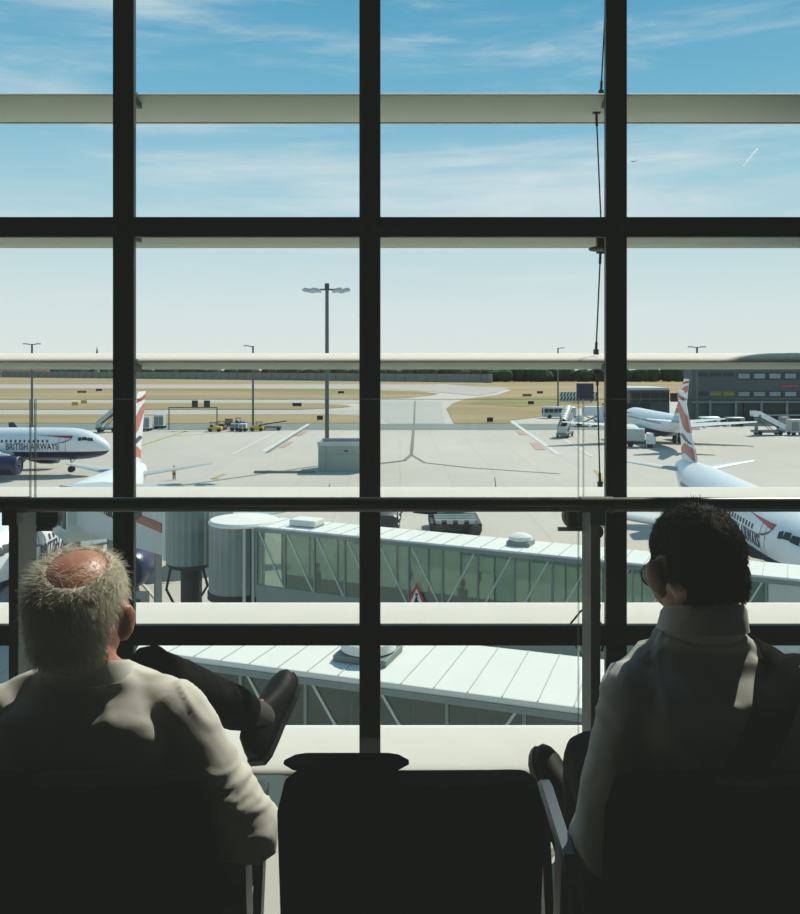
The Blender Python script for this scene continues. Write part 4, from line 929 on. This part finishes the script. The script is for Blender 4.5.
hipR, kneeR, ankR = Vector((-.475, 1.67, .52)), Vector((-.505, 2.08, .545)), Vector((-.50, 2.20, .10))
b = MB(); head_prims(b, Mh); torso(b, secs, -.012)
b.cone((X, 1.56, .94), Mh @ Vector((0, -.02, -.045)), .056, .052)
limb(b, [Sr, Er, Wr], [.054, .042, .027]); limb(b, [Sl, El, Wl], [.054, .042, .027])
hand_prims(b, Wr+Vector((-.004, .01, .0)), (-.3, 1, -.12), (0, 0, 1), .55, 1); hand_prims(b, Wl+Vector((0, .01, 0)), (-.02, 1, -.05), (0, 0, 1), .55, -1)
limb(b, [hipL, kneeL, ankL], [.075, .052, .036]); limb(b, [hipR, kneeR, ankR], [.075, .052, .036])
fd = Vector((.24, .86, .44)).normalized()     # crossed foot: toe up and away
shn = (ankL-kneeL).normalized(); fd = (fd-shn*fd.dot(shn)).normalized()
pf = R(26); fd, dn = fd*math.cos(pf)+shn*math.sin(pf), shn*math.cos(pf)-fd*math.sin(pf)
b.cone(ankL, ankL+dn*.06+fd*.09, .032, .022); b.cone(ankR, ankR+Vector((0, .10, -.06)), .032, .022)
bodyme = remeshed(b, .0055, 5, .5); link('body', bodyme, 'skin_old', old)
sh = MB(); torso(sh, secs[:-1]+[(X, 1.562, .962, .074, .066)], .006); limb(sh, [Sr, Er, Er.lerp(Wr, .96)], [.060, .054, .040], .003); limb(sh, [Sl, El, El.lerp(Wl, .96)], [.060, .058, .040], .003)
for s in (-1, 1): sh.cone((X+s*.045, 1.575, .928), (X+s*.135, 1.565, .880), .040, .055); sh.cone((X+s*.06, 1.60, .90), (X+s*.13, 1.57, .86), .05, .06); sh.cone((X+s*.10, 1.525, .84), (X+s*.08, 1.55, .68), .07, .07)
sme = remeshed(sh, .0065, 5, .5); displace(sme, .012, 8, 3.1, .0012); shirt = link('shirt', sme, 'shirt', old)
collar(shirt, (X, 1.560, .950), .068, .064, .038, 'shirt', -.25)
tr = MB(); tr.ell((X, 1.67, .53), (.178, .13, .10)); limb(tr, [hipL, kneeL, kneeL.lerp(ankL, .42), kneeL.lerp(ankL, .88)], [.092, .070, .062, .052]); limb(tr, [hipR, kneeR, kneeR.lerp(ankR, .92)], [.09, .068, .055])
tm = remeshed(tr, .008, 4, .5); displace(tm, .006, 12, 8.2, .002); link('trousers', tm, 'trouser', old)
sk1 = MB(); sk1.cone(kneeL.lerp(ankL, .80), ankL+shn*.035, .044, .041); sk1.build('sock', 'sock', old, 60); sk1 = MB(); sk1.cone(kneeR.lerp(ankR, .85), ankR, .042, .04); sk1.build('sock', 'sock', old, 60)
shoe(old, ankL+dn*.095-fd*.085, fd, -dn); shoe(old, Vector((ankR.x, ankR.y-.075, .002)), (-.08, 1, 0), (0, 0, 1))
eyes(old, Mh)
def old_rule(c):
    if math.hypot((c.x-.008)/.046, (c.y+.022)/.062) < 1 and c.z > .05: return False
    if c.z < -.02 and abs(c.x) > .058+.3*max(0, c.z+.045): return False
    line_ = -.058 if c.y < -.02 else (-.005 if c.y < .035 else .05)
    if c.y > -.030 and abs(c.x) > .055 and c.z < .032: return False
    return c.z > line_ and c.y < .065
hair(old, bodyme, Mh, old_rule, 'whitehair', .009, 7000, .020, .30, lambda c: (c.x*4, -.25*(c.z > .05), -.75 if c.z < .07 else -.15), .00055, .36)
# wisps over the crown
hair(old, bodyme, Mh, lambda c: c.z > .085 and c.y < .06 and math.hypot(c.x-.008, c.y) > .03, 'whitehair', .004, 420, .032, .55, lambda c: (-.5, -.35, .1), .00033, .5, False)

# -------- younger man, right
X = .562
man = thing('person', 'dark-haired man with glasses in a white shirt, black strap over his back', 'person', (X, 1.6, 0))
Mh = Matrix.Translation(Vector((.552, 1.578, 1.1345))) @ Matrix.Rotation(R(10), 4, 'Z') @ Matrix.Rotation(R(-17), 4, 'X') @ Matrix.Rotation(R(-3), 4, 'Y')
secs = [(X, 1.66, .47, .17, .115), (X, 1.65, .55, .175, .12), (X, 1.60, .68, .168, .118), (X, 1.565, .80, .176, .116), (X, 1.54, .88, .178, .108), (X-.002, 1.550, .935, .162, .096), (X-.004, 1.570, .968, .130, .072), (X-.004, 1.584, 1.0, .090, .060), (X-.008, 1.580, 1.03, .060, .052)]
Sr, Er, Wr = Vector((X+.158, 1.535, .925)), Vector((.80, 1.515, .685)), Vector((.79, 1.745, .69))
Sl, El, Wl = Vector((X-.140, 1.535, .915)), Vector((.362, 1.515, .670)), Vector((.43, 1.735, .66))
hipL, kneeL, ankL = Vector((X-.08, 1.67, .52)), Vector((.47, 2.09, .545)), Vector((.48, 2.20, .10))
hipR, kneeR, ankR = Vector((X+.085, 1.67, .53)), Vector((.66, 2.02, .70)), Vector((.478, 2.22, .36))
b = MB(); head_prims(b, Mh); torso(b, secs, -.012)
b.cone((X-.010, 1.585, .985), Mh @ Vector((0, -.012, -.045)), .050, .053)
limb(b, [Sr, Er, Wr], [.054, .042, .027]); limb(b, [Sl, El, Wl], [.054, .042, .027])
hand_prims(b, Wr+Vector((0, .01, .0)), (.0, 1, -.05), (0, 0, 1), .55, 1); hand_prims(b, Wl+Vector((.004, .01, 0)), (.4, 1, -.1), (0, 0, 1), .55, -1)
limb(b, [hipL, kneeL, ankL], [.075, .052, .036]); limb(b, [hipR, kneeR, ankR], [.075, .052, .036])
shn = (ankR-kneeR).normalized(); fd = Vector((-.06, .45, .88)); fd = (fd-shn*fd.dot(shn)).normalized()
pf = R(-4); fd, dn = fd*math.cos(pf)+shn*math.sin(pf), shn*math.cos(pf)-fd*math.sin(pf)
b.cone(ankR, ankR+dn*.06+fd*.09, .032, .022); b.cone(ankL, ankL+Vector((0, .10, -.06)), .032, .022)
bodyme = remeshed(b, .0055, 5, .5); link('body', bodyme, 'skin', man)
sh = MB(); torso(sh, secs[:-1]+[(X-.006, 1.572, 1.022, .074, .066)], .006); limb(sh, [Sr, Er, Er.lerp(Wr, .96)], [.060, .056, .040], .004); limb(sh, [Sl, El, El.lerp(Wl, .96)], [.060, .056, .040], .004)
for s in (-1, 1): sh.cone((X+s*.045-.005, 1.580, .985), (X+s*.14, 1.555, .922), .040, .054); sh.cone((X+s*.06, 1.59, .95), (X+s*.13, 1.56, .90), .05, .06); sh.cone((X+s*.09, 1.515, .86), (X+s*.08, 1.54, .68), .07, .07)
sme = remeshed(sh, .0065, 5, .5); displace(sme, .010, 8, 11.7, .001); shirt = link('shirt', sme, 'shirt2', man)
collar(shirt, (X-.004, 1.570, 1.036), .066, .068, .046, 'shirt2', -.15)
tr = MB(); tr.ell((X, 1.67, .53), (.172, .13, .10)); limb(tr, [hipL, kneeL, kneeL.lerp(ankL, .92)], [.09, .068, .055]); limb(tr, [hipR, kneeR, kneeR.lerp(ankR, .42), kneeR.lerp(ankR, .88)], [.092, .070, .062, .052])
tm = remeshed(tr, .008, 4, .5); displace(tm, .006, 12, 1.2, .002); link('trousers', tm, 'trouser', man)
sk1 = MB(); sk1.cone(kneeR.lerp(ankR, .80), ankR+shn*.01, .043, .041); sk1.build('sock', 'trouser', man, 60); sk1 = MB(); sk1.cone(kneeL.lerp(ankL, .85), ankL, .042, .04); sk1.build('sock', 'trouser', man, 60)
shoe(man, ankR+dn*.095-fd*.085, fd, -dn); shoe(man, Vector((ankL.x, ankL.y-.075, .002)), (.05, 1, 0), (0, 0, 1))
eyes(man, Mh)
def man_rule(c):
    if c.y > .055: return c.z > .075
    if c.z < -.015 and abs(c.x) > .056+.35*max(0, c.z+.04): return False
    if c.y > -.030 and abs(c.x) > .050: return c.z > .035 if c.y < .012 else c.z > (.0 if c.y < .03 else .05)
    return c.z > -.060
hair(man, bodyme, Mh, man_rule, 'darkhair', .007, 8000, .0080, .35, lambda c: (0, -.1 if c.z < .06 else .25, -.5 if c.z < .085 else .1), .0006, .25)
hair(man, bodyme, Mh, lambda c: c.z > .108 and abs(c.x) < .05 and c.y < .03, 'darkhair', .010, 160, .014, .7, lambda c: (.1, .2, .5), .0005, .4, False)
gl = MB()
for s in (-1, 1):
    gl.tube([Mh @ Vector((s*.088, -.005, .012)), Mh @ Vector((s*.088, .04, .014)), Mh @ Vector((s*.062, .108, .012))], .0022, 8)
    gl.tube([Mh @ Vector((s*.089, -.005, .012)), Mh @ Vector((s*.088, -.025, -.005)), Mh @ Vector((s*.086, -.03, -.018))], .0022, 8)
    gl.tube([Mh @ Vector((s*(.035+.027*math.cos(a)), .112-.006*abs(math.cos(a)), .002+.022*math.sin(a))) for a in [2*math.pi*k/20 for k in range(21)]], .0022, 8)
gl.tube([Mh @ Vector((-.006, .115, .006)), Mh @ Vector((.006, .115, .006))], .002, 8)
gg = gl.build('glasses_frame', 'black', man, 60)
for s in (-1, 1): MB().faces([Mh @ Vector((s*.035+.026*math.cos(2*math.pi*k/16), .1125, .002+.020*math.sin(2*math.pi*k/16))) for k in range(16)], [tuple(range(16))]).build('lens', 'g_win', gg)
# shoulder bag with its strap running across the shirt's back
bag = thing('shoulder_bag', 'black shoulder bag with wide strap across the dark-haired man\'s shirt', 'bag', (X, 1.6, 0))
from mathutils.bvhtree import BVHTree
bv = BVHTree.FromPolygons([v.co.copy() for v in sme.vertices], [tuple(p.vertices) for p in sme.polygons])
path = [(.672, .972), (.650, .945), (.628, .915), (.606, .88), (.584, .845), (.56, .80), (.535, .755), (.51, .70), (.485, .64)]
sd = Vector((.85, 0, -.52)); rings = []; HW = .034
def y_hit(x, z):
    h = bv.ray_cast(Vector((x, 1.2, z)), Vector((0, 1, 0))); return h[0].y if h[0] else None
def z_hit(x, y):
    h = bv.ray_cast(Vector((x, y, 1.4)), Vector((0, 0, -1))); return h[0].z if h[0] else None
for y in (1.64, 1.615, 1.59, 1.565, 1.54, 1.52):           # over the shoulder, front to back
    c_ = [Vector((.690+HW*k*1.05, y, (z_hit(.690+HW*k*1.05, y) or .93)+.004)) for k in (-1, -.5, 0, .5, 1)]
    rings.append(c_+[v+Vector((0, 0, .005)) for v in c_[::-1]])
for x, z in path:
    c_ = []
    for k in (-1, -.5, 0, .5, 1):
        q = Vector((x, 0, z))+sd*HW*k; y = y_hit(q.x, q.z); c_.append(Vector((q.x, (y if y else 1.50)-.004, q.z)))
    rings.append(c_+[v+Vector((0, -.005, .001)) for v in c_[::-1]])
strap = MB().loft(rings).build('strap', 'strap', bag, 50)
MB().box((.385, 1.70, .505), (.07, .20, .10)).build('pouch', 'strap', bag, None, .02)

# -------- small figures inside the upper bridge
def walker(px, along, label, mtop, rz):
    base = Vector((-5.05, 30, 0))+d1*along+n1*.8; zf = EYE-5.86-1.97-.9
    t = thing('person', label, 'person', (base.x, base.y, zf), rz)
    Mh2 = Matrix.Translation(Vector((0, .02, 1.60)))
    b = MB(); head_prims(b, Mh2); torso(b, [(0, 0, .86, .15, .11), (0, 0, 1.05, .14, .10), (0, 0, 1.25, .165, .11), (0, 0, 1.38, .16, .095), (0, 0, 1.46, .07, .06)]); b.cone((0, 0, 1.42), (0, 0, 1.55), .055, .052)
    arms = [((.19, 0, 1.38), (.24, -.05, 1.10), (.20, .16, .98)), ((-.19, 0, 1.38), (-.25, .03, 1.10), (-.22, .20, 1.02))]
    for i, a in enumerate(arms): limb(b, a, [.055, .045, .03]); hand_prims(b, a[2], Vector(a[2])-Vector(a[1]), (1 if i == 0 else -1, 0, .2), .4, 1 if i else -1)
    legs = [((.09, 0, .88), (.10, .10, .47), (.09, -.06, .08)), ((-.09, 0, .88), (-.10, .18, .50), (-.10, .24, .08))]
    for l in legs: limb(b, l, [.085, .06, .042]); b.cone(Vector(l[2]), Vector(l[2])+Vector((0, .15, -.04)), .04, .03)
    me = remeshed(b, .012, 3); link('body', me, 'skin', t)
    c = MB(); torso(c, [(0, 0, .84, .165, .125), (0, 0, 1.05, .155, .115), (0, 0, 1.25, .18, .125), (0, 0, 1.38, .172, .11), (0, 0, 1.45, .08, .07)])
    for a in arms: limb(c, [a[0], a[1], Vector(a[1]).lerp(Vector(a[2]), .9)], [.066, .056, .042])
    link('jacket', remeshed(c, .012, 3), mtop, t)
    c = MB(); c.ell((0, 0, .88), (.165, .12, .10))
    for l in legs: limb(c, l, [.095, .072, .055])
    link('trousers', remeshed(c, .012, 3), 'trouser', t)
    fs_rule = lambda q: q.z > (.07 if q.y > .05 else -.05) and q.y < .07
    hair(t, me, Mh2, fs_rule, 'darkhair', .014, 300, .03, .5, lambda q: (0, -.2, -.6), .001, .3)
    return t
walker(302, 2.0, 'dark figure standing inside the upper bridge near its left end', 'trouser', R(100)); walker(459, 7.45, 'dark-clothed figure walking in the middle of the upper bridge', 'dsteel', R(-60))

wk = walker(0, 0, 'tiny apron worker in a yellow vest near the parked tail at left', 'yellow', R(200)); wk.location = G(174, 480)

for t in (old, man, bag):          # figures are modelled in place: carry them on their base point
    inv = Matrix.Translation(-Vector(t.location))
    for o in [x for x in COL.objects if x.parent == t]: o.matrix_parent_inverse = inv
